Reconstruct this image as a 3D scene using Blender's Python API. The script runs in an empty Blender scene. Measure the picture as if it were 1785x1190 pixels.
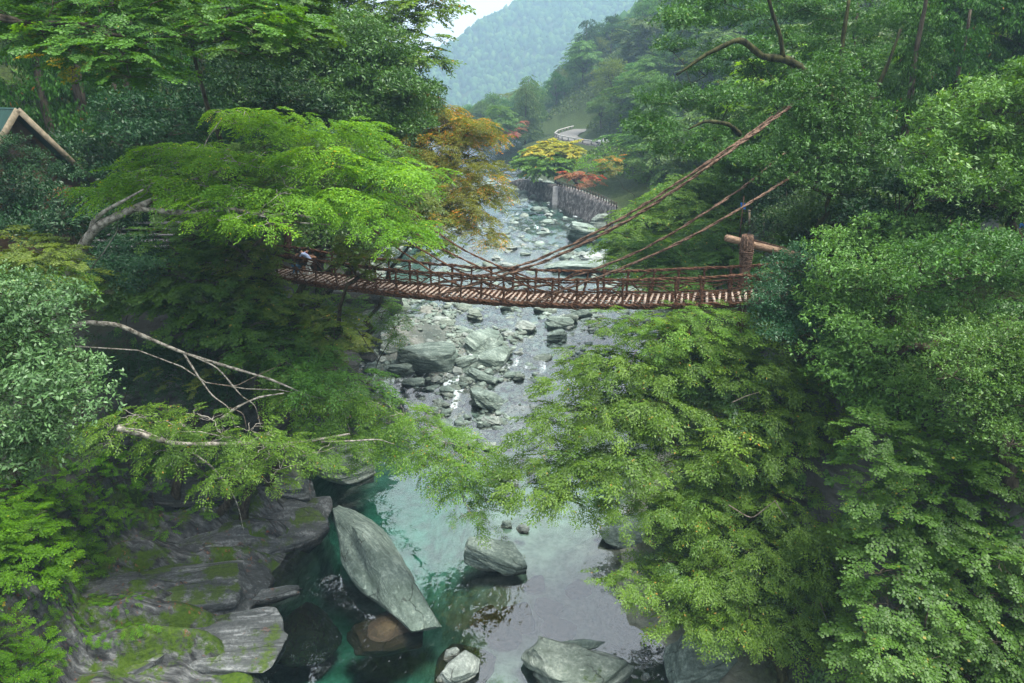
import bpy, bmesh, math, random
import numpy as np
from mathutils import Vector, Matrix, Euler
rad = math.radians
S = bpy.context.scene
COL = S.collection

# ------------------------------------------------------------------ camera
HAZE = 0.00058
TH = rad(19.74); FPX = 1240.0; CZ = 25.0
cam = bpy.data.cameras.new("camera"); cam_o = bpy.data.objects.new("camera", cam)
COL.objects.link(cam_o)
cam.lens = 36.0*FPX/1785; cam.sensor_width = 36; cam.clip_end = 6000; cam.clip_start = 0.2
cam_o.location = (0, 0, CZ); cam_o.rotation_euler = (rad(90)-TH, 0, 0)
S.camera = cam_o

# ------------------------------------------------------------------ sky, sun, exposure
SUN_EL, SUN_AZ = 70, 112        # degrees; azimuth measured clockwise from +Y
w = bpy.data.worlds.new("World"); S.world = w; w.use_nodes = True
nt = w.node_tree; nt.nodes.clear()
out = nt.nodes.new("ShaderNodeOutputWorld"); bg = nt.nodes.new("ShaderNodeBackground")
sky = nt.nodes.new("ShaderNodeTexSky"); sky.sky_type = 'NISHITA'; sky.sun_disc = False
sky.sun_elevation = rad(SUN_EL); sky.sun_rotation = rad(SUN_AZ); sky.dust_density = 3; sky.air_density = 1.2
# overcast: a cloud deck that hides most of the blue
tc = nt.nodes.new("ShaderNodeTexCoord"); nz = nt.nodes.new("ShaderNodeTexNoise")
nz.inputs['Scale'].default_value = 2.2; nz.inputs['Detail'].default_value = 5
cr = nt.nodes.new("ShaderNodeValToRGB")
cr.color_ramp.elements[0].position = .3; cr.color_ramp.elements[0].color = (7.9, 8.3, 8.8, 1)
cr.color_ramp.elements[1].position = .7; cr.color_ramp.elements[1].color = (11.6, 11.9, 12.2, 1)
mx = nt.nodes.new("ShaderNodeMix"); mx.data_type = 'RGBA'; mx.inputs[0].default_value = .88
nt.links.new(tc.outputs['Generated'], nz.inputs['Vector']); nt.links.new(nz.outputs['Fac'], cr.inputs[0])
nt.links.new(sky.outputs[0], mx.inputs[6]); nt.links.new(cr.outputs[0], mx.inputs[7])
nt.links.new(mx.outputs[2], bg.inputs[0]); bg.inputs[1].default_value = .07
nt.links.new(bg.outputs[0], out.inputs[0])
sl = bpy.data.lights.new("sun", 'SUN'); sl.energy = 4.5; sl.angle = rad(32); sl.color = (1, .94, .82)
so = bpy.data.objects.new("sun", sl); COL.objects.link(so)
so.rotation_euler = (rad(90-SUN_EL), 0, -rad(SUN_AZ)+math.pi)
S.view_settings.view_transform = 'Standard'; S.view_settings.look = 'None'
S.view_settings.exposure = 1.75; S.view_settings.gamma = 1
cy = S.cycles
cy.max_bounces = 7; cy.diffuse_bounces = 3; cy.glossy_bounces = 3; cy.transmission_bounces = 4
cy.transparent_max_bounces = 8; cy.volume_bounces = 1; cy.use_denoising = True
cy.caustics_reflective = False; cy.caustics_refractive = False

# ------------------------------------------------------------------ pixel helpers (photo 1785x1190)
cT, sT = math.cos(TH), math.sin(TH)
def ray(px, py):
    a = (px-892.5)/FPX; b = (595-py)/FPX
    return np.array([a, cT+b*sT, -sT+b*cT])
C0 = np.array([0, 0, CZ])
def atY(px, py, Y): r = ray(px, py); return C0+r*(Y/r[1])
def atZ(px, py, z):
    r = ray(px, py); return C0+r*((z-CZ)/r[2])
def proj(p):
    d = np.asarray(p)-C0
    zc = d[..., 1]*cT-d[..., 2]*sT; u = d[..., 1]*sT+d[..., 2]*cT
    return 892.5+FPX*d[..., 0]/zc, 595-FPX*u/zc, zc

# ------------------------------------------------------------------ numpy noise
_rs = np.random.RandomState(7); _T = _rs.rand(64, 64, 64)
def vn(p):
    p = np.asarray(p, float); i = np.floor(p).astype(int); f = p-i; f = f*f*(3-2*f)
    i &= 63; j = (i+1) & 63
    x0, y0, z0 = i[..., 0], i[..., 1], i[..., 2]; x1, y1, z1 = j[..., 0], j[..., 1], j[..., 2]
    fx, fy, fz = f[..., 0], f[..., 1], f[..., 2]
    a = _T[x0, y0, z0]*(1-fx)+_T[x1, y0, z0]*fx; b = _T[x0, y1, z0]*(1-fx)+_T[x1, y1, z0]*fx
    c = _T[x0, y0, z1]*(1-fx)+_T[x1, y0, z1]*fx; d = _T[x0, y1, z1]*(1-fx)+_T[x1, y1, z1]*fx
    return ((a*(1-fy)+b*fy)*(1-fz)+(c*(1-fy)+d*fy)*fz)*2-1
def fbm(p, o=4):
    p = np.asarray(p, float); s = 0; a = 1; t = 0
    for k in range(o):
        s = s+a*vn(p*2**k+17.3*k); t += a; a *= .5
    return s/t

# ------------------------------------------------------------------ mesh helpers
def mesh_np(name, V, F, tint=None, smooth=False):
    """V (n,3); F (m,k) all faces of k corners"""
    me = bpy.data.meshes.new(name); V = np.ascontiguousarray(V, dtype=np.float32); F = np.ascontiguousarray(F, dtype=np.int32)
    m, k = F.shape
    me.vertices.add(len(V)); me.vertices.foreach_set('co', V.ravel())
    me.loops.add(m*k); me.loops.foreach_set('vertex_index', F.ravel())
    me.polygons.add(m); me.polygons.foreach_set('loop_start', np.arange(0, m*k, k, dtype=np.int32))
    if smooth: me.polygons.foreach_set('use_smooth', np.ones(m, dtype=bool))
    me.update(calc_edges=True)
    if tint is not None:
        a = me.attributes.new('tint', 'FLOAT', 'FACE'); a.data.foreach_set('value', np.ascontiguousarray(tint, dtype=np.float32))
    return me
def ob(name, me, mat=None, parent=None, loc=None):
    o = bpy.data.objects.new(name, me); COL.objects.link(o)
    if mat and me is not None and not me.materials: me.materials.append(mat)
    if parent: o.parent = parent
    if loc is not None: o.location = loc
    return o
def tag(o, label=None, cat=None, group=None, kind=None):
    if label: o['label'] = label
    if cat: o['category'] = cat
    if group: o['group'] = group
    if kind: o['kind'] = kind
    return o
def empty(name, loc, label, cat, group=None):
    o = bpy.data.objects.new(name, None); COL.objects.link(o); o.location = tuple(float(v) for v in loc)
    o.empty_display_size = .2
    return tag(o, label, cat, group)

class MB:
    """collects quads of tubes and boxes, any position in world space"""
    def __init__(s): s.V = []; s.F = []; s.n = 0
    def add(s, V, F): s.V.append(np.asarray(V, float)); s.F.append(np.asarray(F)+s.n); s.n += len(V)
    def tube(s, P, R, k=6, wob=0, seed=0):
        P = np.asarray(P, float); n = len(P); R = np.ones(n)*R if np.isscalar(R) else np.asarray(R, float)
        T = np.gradient(P, axis=0); T /= np.linalg.norm(T, axis=1, keepdims=True)+1e-9
        up = np.array([0, 0, 1.]) if abs(T[:, 2]).mean() < .8 else np.array([1., 0, 0])
        A = np.cross(T, up); A /= np.linalg.norm(A, axis=1, keepdims=True)+1e-9; B = np.cross(T, A)
        th = np.linspace(0, 2*math.pi, k, endpoint=False)
        V = P[:, None]+R[:, None, None]*(np.cos(th)[None, :, None]*A[:, None]+np.sin(th)[None, :, None]*B[:, None])
        if wob:
            q = vn(V*3.1+seed)[..., None]; V = P[:, None]+(V-P[:, None])*(1+wob*q)
        V = V.reshape(-1, 3)
        i = np.arange(n-1)[:, None]*k; j = np.arange(k)[None]; j2 = (j+1) % k
        F = np.stack([i+j, i+j2, i+k+j2, i+k+j], -1).reshape(-1, 4)
        c = [V]; nf = [F]
        # caps
        c.append(np.array([P[0], P[-1]])); a = len(V); 
        e = np.array([[a, (jj+1) % k, jj, a] for jj in range(k)]); e2 = np.array([[a+1, (n-1)*k+jj, (n-1)*k+(jj+1) % k, a+1] for jj in range(k)])
        s.add(np.concatenate(c), F)
        s.capt = getattr(s, 'capt', []); off = s.n-len(V)-2
        s.capt += [(off+a, off+(jj+1) % k, off+jj) for jj in range(k)]+[(off+a+1, off+(n-1)*k+jj, off+(n-1)*k+(jj+1) % k) for jj in range(k)]
    def box(s, c, X, Y, Z):
        """centre, half vectors"""
        c, X, Y, Z = (np.asarray(v, float) for v in (c, X, Y, Z))
        V = [c+a*X+b*Y+d*Z for a in (-1, 1) for b in (-1, 1) for d in (-1, 1)]
        s.add(V, [[0, 1, 3, 2], [4, 6, 7, 5], [0, 4, 5, 1], [2, 3, 7, 6], [0, 2, 6, 4], [1, 5, 7, 3]])
    def build(s, name, mat, parent=None, smooth=True, loc=None):
        V = np.concatenate(s.V); F = np.concatenate(s.F)
        if loc is not None: V = V-np.asarray(loc)
        me = bpy.data.meshes.new(name); capt = getattr(s, 'capt', [])
        nq, ncp = len(F), len(capt)
        me.vertices.add(len(V)); me.vertices.foreach_set('co', V.astype(np.float32).ravel())
        L = np.concatenate([F.ravel(), np.array(capt, int).ravel()]) if ncp else F.ravel()
        me.loops.add(len(L)); me.loops.foreach_set('vertex_index', L.astype(np.int32))
        me.polygons.add(nq+ncp)
        ls = np.concatenate([np.arange(nq)*4, nq*4+np.arange(ncp)*3]).astype(np.int32)
        me.polygons.foreach_set('loop_start', ls)
        if smooth: me.polygons.foreach_set('use_smooth', np.ones(nq+ncp, dtype=bool))
        me.update(calc_edges=True)
        return ob(name, me, mat, parent)
def kid(mb, name, mat, root, smooth=True):
    """build in world space, parent to root keeping world place"""
    return mb.build(name, mat, root, smooth, loc=np.array(root.location))

# ------------------------------------------------------------------ materials
def mat(name):
    m = bpy.data.materials.new(name); m.use_nodes = True; m.node_tree.nodes.clear(); return m, m.node_tree
def N(t, typ, **kw):
    n = t.nodes.new(typ)
    for k, v in kw.items(): setattr(n, k, v)
    return n
def rgb(h):  # sRGB 0-255 triple to linear
    return tuple(((c/255)/12.92 if c/255 <= .04045 else ((c/255+.055)/1.055)**2.4) for c in h)+(1,)
def ramp(t, fac, stops, interp='LINEAR'):
    r = N(t, 'ShaderNodeValToRGB'); r.color_ramp.interpolation = interp
    while len(r.color_ramp.elements) > 1: r.color_ramp.elements.remove(r.color_ramp.elements[-1])
    r.color_ramp.elements[0].position = stops[0][0]; r.color_ramp.elements[0].color = stops[0][1]
    for p, c in stops[1:]:
        e = r.color_ramp.elements.new(p); e.color = c
    t.links.new(fac, r.inputs[0]); return r.outputs[0]
def g4(c, k=1): return (c[0]*k, c[1]*k, c[2]*k, 1)

def leaf_mat(name, dark, light, accent=None, frac=.06, gloss=.06, trans=.4, var=.10):
    m, t = mat(name)
    at = N(t, 'ShaderNodeAttribute', attribute_name='tint')
    st = [(0, g4(dark)), (.55, g4([(a+b)/2 for a, b in zip(dark, light)])), (1-frac if accent else 1, g4(light))]
    if accent: st += [(min(.995, 1-frac+.01), g4(accent))]
    col = ramp(t, at.outputs['Fac'], st)
    oi = N(t, 'ShaderNodeObjectInfo'); hs = N(t, 'ShaderNodeHueSaturation')
    mr = N(t, 'ShaderNodeMapRange'); mr.inputs[3].default_value = .5-var*.10; mr.inputs[4].default_value = .5+var*.08
    mv = N(t, 'ShaderNodeMapRange'); mv.inputs[3].default_value = 1-var*1.6; mv.inputs[4].default_value = 1+var*1.8
    t.links.new(oi.outputs['Random'], mr.inputs[0]); t.links.new(oi.outputs['Random'], mv.inputs[0])
    t.links.new(mr.outputs[0], hs.inputs['Hue']); t.links.new(mv.outputs[0], hs.inputs['Value']); t.links.new(col, hs.inputs['Color'])
    d = N(t, 'ShaderNodeBsdfDiffuse'); tr = N(t, 'ShaderNodeBsdfTranslucent'); gl = N(t, 'ShaderNodeBsdfGlossy')
    gl.inputs['Roughness'].default_value = .5; gl.inputs['Color'].default_value = (.8, .85, .85, 1)
    hs2 = N(t, 'ShaderNodeHueSaturation'); hs2.inputs['Hue'].default_value = .48; hs2.inputs['Saturation'].default_value = 1.15; hs2.inputs['Value'].default_value = 1.5
    t.links.new(hs.outputs[0], hs2.inputs['Color'])
    t.links.new(hs.outputs[0], d.inputs[0]); t.links.new(hs2.outputs[0], tr.inputs[0])
    a = N(t, 'ShaderNodeMixShader'); a.inputs[0].default_value = trans
    b = N(t, 'ShaderNodeMixShader'); b.inputs[0].default_value = gloss
    t.links.new(d.outputs[0], a.inputs[1]); t.links.new(tr.outputs[0], a.inputs[2])
    t.links.new(a.outputs[0], b.inputs[1]); t.links.new(gl.outputs[0], b.inputs[2])
    o = N(t, 'ShaderNodeOutputMaterial'); t.links.new(b.outputs[0], o.inputs[0]); return m

def tex(t, kind, scale, detail=4, rough=.55, vec=None, stretch=None, coord='Object', rot=None):
    tc = N(t, 'ShaderNodeTexCoord'); v = tc.outputs[coord]
    if stretch or rot:
        mp = N(t, 'ShaderNodeMapping'); mp.inputs['Scale'].default_value = stretch or (1, 1, 1)
        if rot: mp.inputs['Rotation'].default_value = rot
        t.links.new(v, mp.inputs[0]); v = mp.outputs[0]
    n = N(t, kind); t.links.new(v, n.inputs['Vector']); n.inputs['Scale'].default_value = scale
    if 'Detail' in n.inputs: n.inputs['Detail'].default_value = detail
    if 'Roughness' in n.inputs: n.inputs['Roughness'].default_value = rough
    return n
def bump(t, h, strength, dist=.1):
    b = N(t, 'ShaderNodeBump'); b.inputs['Strength'].default_value = strength; b.inputs['Distance'].default_value = dist
    t.links.new(h, b.inputs['Height']); return b.outputs[0]
def mixc(t, f, a, b, mode='MIX'):
    m = N(t, 'ShaderNodeMix', data_type='RGBA', blend_type=mode)
    for i, v in ((0, f), (6, a), (7, b)):
        if hasattr(v, 'is_output'): t.links.new(v, m.inputs[i])
        else: m.inputs[i].default_value = v
    return m.outputs[2]
def prin(t, col, rough=.8, nrm=None, spec=.3):
    p = N(t, 'ShaderNodeBsdfPrincipled'); o = N(t, 'ShaderNodeOutputMaterial'); t.links.new(p.outputs[0], o.inputs[0])
    if hasattr(col, 'is_output'): t.links.new(col, p.inputs['Base Color'])
    else: p.inputs['Base Color'].default_value = col
    if hasattr(rough, 'is_output'): t.links.new(rough, p.inputs['Roughness'])
    else: p.inputs['Roughness'].default_value = rough
    p.inputs['Specular IOR Level'].default_value = spec
    if nrm is not None: t.links.new(nrm, p.inputs['Normal'])
    return p

def cracks(t, col, sc, stretch, k=.75):
    tc = N(t, 'ShaderNodeTexCoord'); mp = N(t, 'ShaderNodeMapping'); mp.inputs['Scale'].default_value = stretch; t.links.new(tc.outputs['Object'], mp.inputs[0])
    nz_ = N(t, 'ShaderNodeTexNoise'); nz_.inputs['Scale'].default_value = 1.6; nz_.inputs['Detail'].default_value = 5; t.links.new(tc.outputs['Object'], nz_.inputs['Vector'])
    ad = N(t, 'ShaderNodeVectorMath', operation='MULTIPLY_ADD'); t.links.new(nz_.outputs['Color'], ad.inputs[0]); ad.inputs[1].default_value = (.7, .7, .7); t.links.new(mp.outputs[0], ad.inputs[2])
    v = N(t, 'ShaderNodeTexVoronoi', feature='DISTANCE_TO_EDGE'); v.inputs['Scale'].default_value = sc; t.links.new(ad.outputs[0], v.inputs['Vector'])
    f = ramp(t, v.outputs['Distance'], [(.0, (1-k, 1-k, 1-k, 1)), (.022, (1, 1, 1, 1))])
    mk = N(t, 'ShaderNodeTexNoise'); mk.inputs['Scale'].default_value = .9; mk.inputs['Detail'].default_value = 3; t.links.new(tc.outputs['Object'], mk.inputs['Vector'])
    f = mixc(t, ramp(t, mk.outputs[0], [(.48, (0, 0, 0, 1)), (.56, (1, 1, 1, 1))]), (1, 1, 1, 1), f)
    return mixc(t, 1.0, col, f, 'MULTIPLY'), f
def rock_mat(name, dark, mid, light, moss=0, rust=0, stretch=(1, 1, 5), rot=(.3, .2, 0), wet=0):
    m, t = mat(name)
    s1 = (stretch[0]*.55, stretch[1]*.55, stretch[2]*1.0); s2 = (stretch[0]*1.3, stretch[1]*1.3, stretch[2]*2.6)
    a = tex(t, 'ShaderNodeTexNoise', 1.2, 9, .7, stretch=s1, rot=rot)
    v = tex(t, 'ShaderNodeTexNoise', 1.0, 6, .6, stretch=s2, rot=rot)
    b = tex(t, 'ShaderNodeTexNoise', 7, 9, .75)
    c = tex(t, 'ShaderNodeTexNoise', .55, 4, .6)
    def madd(x, k, y=0.):
        n = N(t, 'ShaderNodeMath', operation='MULTIPLY_ADD'); t.links.new(x, n.inputs[0]); n.inputs[1].default_value = k
        if hasattr(y, 'is_output'): t.links.new(y, n.inputs[2])
        else: n.inputs[2].default_value = y
        return n.outputs[0]
    mm = madd(b.outputs[0], .34, madd(a.outputs[0], .38, madd(v.outputs[0], .28)))
    col = ramp(t, mm, [(.36, g4(dark)), (.45, g4([(p+q)/2 for p, q in zip(dark, mid)])), (.51, g4(mid)), (.60, g4(light)), (.70, g4([min(1, x*1.3) for x in light]))])
    col = mixc(t, ramp(t, c.outputs[0], [(.40, (0, 0, 0, 1)), (.66, (.55, .55, .55, 1))]), col, g4([dark[0]*1.5, dark[1]*1.7, dark[2]*1.5]))
    # pale quartz veins along the layers
    w_ = tex(t, 'ShaderNodeTexNoise', 1.6, 4, .6, stretch=(s1[0], s1[1], s2[2]*.8), rot=rot)
    col = mixc(t, ramp(t, w_.outputs[0], [(.66, (0, 0, 0, 1)), (.69, (.45, .45, .45, 1))]), col, g4([min(.8, x*1.3) for x in light]))
    if rust:
        r = tex(t, 'ShaderNodeTexNoise', 1.3, 9, .8); col = mixc(t, ramp(t, r.outputs[0], [(.60, (0, 0, 0, 1)), (.64, (rust,)*3+(1,))]), col, rgb((120, 66, 36)))
    if moss:
        g = N(t, 'ShaderNodeNewGeometry'); sx = N(t, 'ShaderNodeSeparateXYZ'); t.links.new(g.outputs['Normal'], sx.inputs[0])
        mn = tex(t, 'ShaderNodeTexNoise', .55, 9, .75)
        ad = N(t, 'ShaderNodeMath', operation='MULTIPLY'); t.links.new(sx.outputs[2], ad.inputs[0]); t.links.new(mn.outputs[0], ad.inputs[1])
        mcol = ramp(t, b.outputs[0], [(.35, (.018, .04, .004, 1)), (.65, (.055, .09, .009, 1))])
        col = mixc(t, ramp(t, ad.outputs[0], [(.60-moss*.25, (0, 0, 0, 1)), (.66-moss*.25, (1, 1, 1, 1))]), col, mcol)
    gp = N(t, 'ShaderNodeNewGeometry'); sp = N(t, 'ShaderNodeSeparateXYZ'); t.links.new(gp.outputs['Position'], sp.inputs[0]); wz = madd(b.outputs[0], .25, sp.outputs[2])
    col = mixc(t, 1.0, col, ramp(t, wz, [(.20, (.38, .36, .33, 1)), (.30, (1, 1, 1, 1))]), 'MULTIPLY')
    col, cf = cracks(t, col, .5, (stretch[0]*.8, stretch[1]*.9, min(2.2, stretch[2]*.6)))
    h = madd(v.outputs[0], 1.0, madd(a.outputs[0], .8, madd(b.outputs[0], .6, madd(cf, .3))))
    prin(t, col, .72-.35*wet, bump(t, h, .8, .16), .35)
    return m

M = {}
M['rock'] = rock_mat('rock_green_grey', (.035, .05, .045), (.145, .195, .175), (.34, .41, .375), stretch=(.7, 1.6, 3.2), rot=(.25, .15, .2))
M['rock_mossy'] = rock_mat('rock_mossy', (.045, .06, .05), (.15, .185, .165), (.33, .37, .34), moss=.15, stretch=(1, 1, 5), rot=(.1, .5, 0))
M['rock_pale'] = rock_mat('rock_pale', (.07, .08, .08), (.20, .235, .225), (.42, .46, .44), stretch=(1, 1, 4), rot=(.4, 0, .4))
M['rock_ledge'] = rock_mat('rock_ledge', (.014, .016, .018), (.066, .073, .08), (.21, .225, .24), moss=.5, rust=.7, stretch=(.35, 2.6, 2.4), rot=(.2, .1, 0))
M['rock_ledge_bare'] = rock_mat('rock_ledge_bare', (.020, .023, .026), (.085, .094, .10), (.25, .27, .285), moss=.2, rust=.5, stretch=(.35, 2.6, 2.4), rot=(.2, .1, 0))
M['rock_dark'] = rock_mat('rock_dark', (.018, .02, .02), (.06, .065, .065), (.15, .155, .15), moss=.2, stretch=(.5, .5, 5), rot=(.1, .1, 0))
M['rock_brown'] = rock_mat('rock_brown_submerged', (.025, .02, .01), (.07, .05, .025), (.13, .09, .045), stretch=(1, 1, 4), rot=(.3, .4, 0))

def bark(name, a, b, sc=6, stretch=(1, 1, .3)):
    m, t = mat(name); n = tex(t, 'ShaderNodeTexNoise', sc, 6, .7, stretch=stretch)
    prin(t, ramp(t, n.outputs[0], [(.38, g4(a)), (.6, g4(b))]), .9, bump(t, n.outputs[0], .7, .05), .1); return m
M['bark'] = bark('bark_dark', (.018, .015, .011), (.07, .06, .045))
M['bark_moss'] = bark('bark_mossy', (.010, .011, .006), (.05, .052, .02), 4)
M['bark_pale'] = bark('bark_mottled', (.05, .045, .035), (.31, .295, .265), 5, (1, 1, 1))
M['twig'] = bark('bark_twig', (.05, .04, .03), (.17, .145, .12), 5)
M['bark_brown'] = bark('bark_brown', (.035, .02, .012), (.13, .08, .055), 5)
M['vine'] = bark('vine_brown', (.02, .010, .006), (.115, .060, .038), 9, (1, 1, 1))
M['vine_old'] = bark('vine_grey_brown', (.035, .022, .016), (.16, .105, .078), 9, (1, 1, 1))
M['plank'] = bark('plank_weathered', (.12, .09, .075), (.33, .275, .24), 6, (1, 1, 1))
M['log'] = bark('log_weathered', (.10, .065, .045), (.30, .21, .15), 3, (.4, 3, 3))

L = {}
L['bright'] = leaf_mat('leaf_bright', (.03, .11, .006), (.175, .335, .022), (.5, .42, .03), .05, .015, .45)
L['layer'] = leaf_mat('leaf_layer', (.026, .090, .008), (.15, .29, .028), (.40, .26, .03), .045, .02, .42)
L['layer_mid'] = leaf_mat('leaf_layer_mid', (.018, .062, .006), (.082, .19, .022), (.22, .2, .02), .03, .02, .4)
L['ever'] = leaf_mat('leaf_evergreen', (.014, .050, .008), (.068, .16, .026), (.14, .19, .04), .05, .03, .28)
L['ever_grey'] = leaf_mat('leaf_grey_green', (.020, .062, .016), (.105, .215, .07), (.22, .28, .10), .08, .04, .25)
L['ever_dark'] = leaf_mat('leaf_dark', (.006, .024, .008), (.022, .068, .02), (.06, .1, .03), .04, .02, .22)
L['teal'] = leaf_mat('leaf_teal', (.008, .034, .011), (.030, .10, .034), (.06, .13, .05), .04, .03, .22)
L['orange'] = leaf_mat('leaf_orange', (.05, .075, .010), (.19, .18, .022), (.42, .17, .02), .25, .015, .4)
L['olive'] = leaf_mat('leaf_olive', (.025, .055, .006), (.11, .155, .018), (.28, .2, .03), .06, .02, .35)
L['cedar'] = leaf_mat('leaf_cedar', (.008, .035, .005), (.035, .115, .010), (.18, .075, .01), .07, .01, .2)
L['red'] = leaf_mat('leaf_red', (.14, .08, .03), (.30, .12, .05), (.45, .08, .03), .3, .02, .35)
L['yellow'] = leaf_mat('leaf_yellow', (.13, .17, .02), (.34, .33, .03), (.5, .38, .02), .3, .02, .4)
L['far'] = leaf_mat('leaf_far', (.018, .055, .010), (.085, .175, .03), (.16, .18, .03), .06, .02, .3, var=.25)
L['ever_light'] = leaf_mat('leaf_evergreen_light', (.022, .075, .010), (.115, .245, .04), (.2, .26, .06), .06, .03, .28)
L['fern'] = leaf_mat('leaf_fern', (.025, .09, .003), (.13, .32, .008), (.25, .3, .02), .05, .01, .45)

# ------------------------------------------------------------------ terrain
YS = [10, 20, 24.6, 28.6, 34.8, 41, 45.6, 49, 57.5, 67, 90, 105, 129, 152, 180, 220, 300, 450, 700]
LX = [-9, -10, -11, -14.0, -12.5, -13.8, -13.4, -13.0, -15, -14, -16, -15, -12, -9, -14, -26, -50, -100, -190]
RX = [12, 10, 8.8, 6.2, 5.6, 8.5, 11, 11, 11, 15, 14, 16, 15.5, 4, -3, -12, -32, -80, -165]
WY = [0, 44, 50, 57, 67, 90, 105, 129, 160, 300, 700]
WZ = [0, 0, .5, 1.6, 2.6, 4.0, 4.8, 5.5, 7, 13, 24]
def Wl(y): return np.interp(y, WY, WZ)
def sst(a, b, x): t = np.clip((x-a)/(b-a), 0, 1); return t*t*(3-2*t)
SKX = [-600, 300, 600, 700, 740, 780, 800, 830, 860, 900, 940, 960, 985, 1000, 1020, 1060, 1100, 1150, 1300, 1785, 2600]
SKY = [-500, -250, 60, 130, 165, 195, 222, 205, 190, 182, 168, 152, 124, 104, 78, 50, 10, -50, -220, -450, -700]
def skycap(x, y):
    """highest ground of the valley sides at each bearing: where the ridges stand against the mountain"""
    py = np.interp(892.5+1240*x/np.maximum(y, 1)*.97, SKX, SKY); el = np.arctan((595-py)/1240)-TH
    return 25+y*np.tan(el)-8.5
def H(x, y):
    x = np.asarray(x, float); y = np.asarray(y, float)
    p = np.stack([x, y, 0*x], -1)
    n1 = fbm(p*.09+3, 4); n2 = fbm(p*.35+9, 4); n3 = fbm(p*1.3+1, 3)
    Lx = np.interp(y, YS, LX)+1.1*n2; Rx = np.interp(y, YS, RX)+1.1*n2
    W = Wl(y); dl = Lx-x; dr = x-Rx
    # bed
    ins = np.minimum(-dl, -dr)
    pool = 1-sst(42, 50, y)
    depth = pool*(3.0*sst(0, 2, -dl)*(1-.78*sst(-6.5, -.5, x))*sst(0, 2.5, -dr)+.2)+(1-pool)*(.26+.6*n2+.45*n3+.30*sst(72, 92, y))
    far_bar = sst(70, 95, y)*(.75*n1+.5*n2+.02)+1.1*np.exp(-((x+9.5)/3.6)**2-((y-63)/4.5)**2)
    n2b = n2*1.0
    z = W-depth*np.clip(ins/1.2, 0, 1)**.7+far_bar*1.3*np.clip(ins/2, 0, 1)
    # left bank
    d = np.clip(dl, 0, None)
    ledge = 1-sst(34, 40, y)
    lo = np.interp(d, [0, .7, 2.5, 7.5, 8.8, 12, 22, 40, 90, 300], [0, .7, 1.3, 3.0, 7.5, 11.5, 16, 20, 52, 170])
    u_ = x*.34-y*.94; w_ = x*.94+y*.34; q_ = np.stack([u_*1.1, w_*.16, 0*x], -1); ter = fbm(q_+31, 3); ter = np.tanh(4.5*ter)
    lo = lo+ter*.75*sst(0, 1.5, d)*(1-sst(7, 10, d))
    hi = np.interp(d, [0, 1.2, 3.5, 7, 20, 40, 90, 300], [0, 3.5, 10, 14.8, 16.5, 30, 62, 170])
    hf = np.interp(d, [0, 3, 10, 40, 120, 400], [0, 1.6, 7, 30, 85, 230])
    f = sst(60, 90, y)
    zl = (ledge*lo+(1-ledge)*hi)*(1-f)+hf*f
    # right bank
    d2 = np.clip(dr, 0, None)
    rn = np.interp(d2, [0, 1.5, 4, 9, 20, 45, 100, 300], [0, .3, 3.5, 13.5, 17, 34, 75, 190])
    rf = np.interp(d2, [0, 4, 12, 40, 75, 140, 300, 900], [0, 2.2, 4.2, 15, 40, 95, 190, 500])
    rf2 = np.interp(d2, [0, 5, 40, 75, 140, 300, 900], [0, 1.5, 11, 32, 78, 190, 500])
    g = sst(55, 85, y); g2 = sst(170, 260, y)
    rf = rf*(1-g2)+rf2*g2
    zr = rn*(1-g)+rf*g
    rough = (.9*n2+.35*n3)*np.clip((d+d2)/3, 0, 1)
    z = z+np.where(d > 0, zl, 0)+np.where(d2 > 0, zr, 0)+rough+n1*np.clip((d+d2)/20, 0, 1)*4
    # road terrace
    ym = sst(158, 170, y)*(1-sst(236, 250, y)); rx_ = RDX(y); rz_ = RDZ(y)
    zt = np.where(x > rx_, np.minimum(z, rz_+np.clip(x-rx_-3.5, 0, None)*.85), np.minimum(z, rz_-np.clip(rx_-4-x, 0, None)*.32))
    zt = np.where(np.abs(x-rx_) < 4, rz_, zt); z = z*(1-ym)+zt*ym
    fk = sst(130, 170, y); cp = skycap(x, y); z = z*(1-fk)+fk*np.where(z > cp, cp+(z-cp)*.04, z)
    # the far mountain closes the valley
    far = sst(1300, 1620, y)
    mpy = np.interp(892.5+1240*x/1700, [300, 600, 700, 735, 780, 860, 1000, 1200, 1500], [210, 200, 175, 145, 92, 28, -50, -110, -130])
    crest = 25+1700*np.tan(np.arctan((595-mpy)/1240)-TH)-10+10*fbm(p*.008+5, 4)
    gul = np.abs(fbm(p*.0075+2, 4))
    zm = np.minimum(crest, 10+(y-1300)*.5)-44*gul*sst(0, 60, (y-1300)*.5)+8*fbm(p*.05, 3)
    z = z*(1-far)+zm*far
    return z
def RDX(y): return np.interp(y, [165, 172, 180, 190, 198, 206, 214, 225, 240], [34, 31, 26.5, 20, 16.2, 15.2, 16.5, 20.5, 28])
def RDZ(y): return 11.5+(np.asarray(y, float)-200)*.03
def Hs(x, y): return float(H(np.array([x]), np.array([y]))[0])

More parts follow.
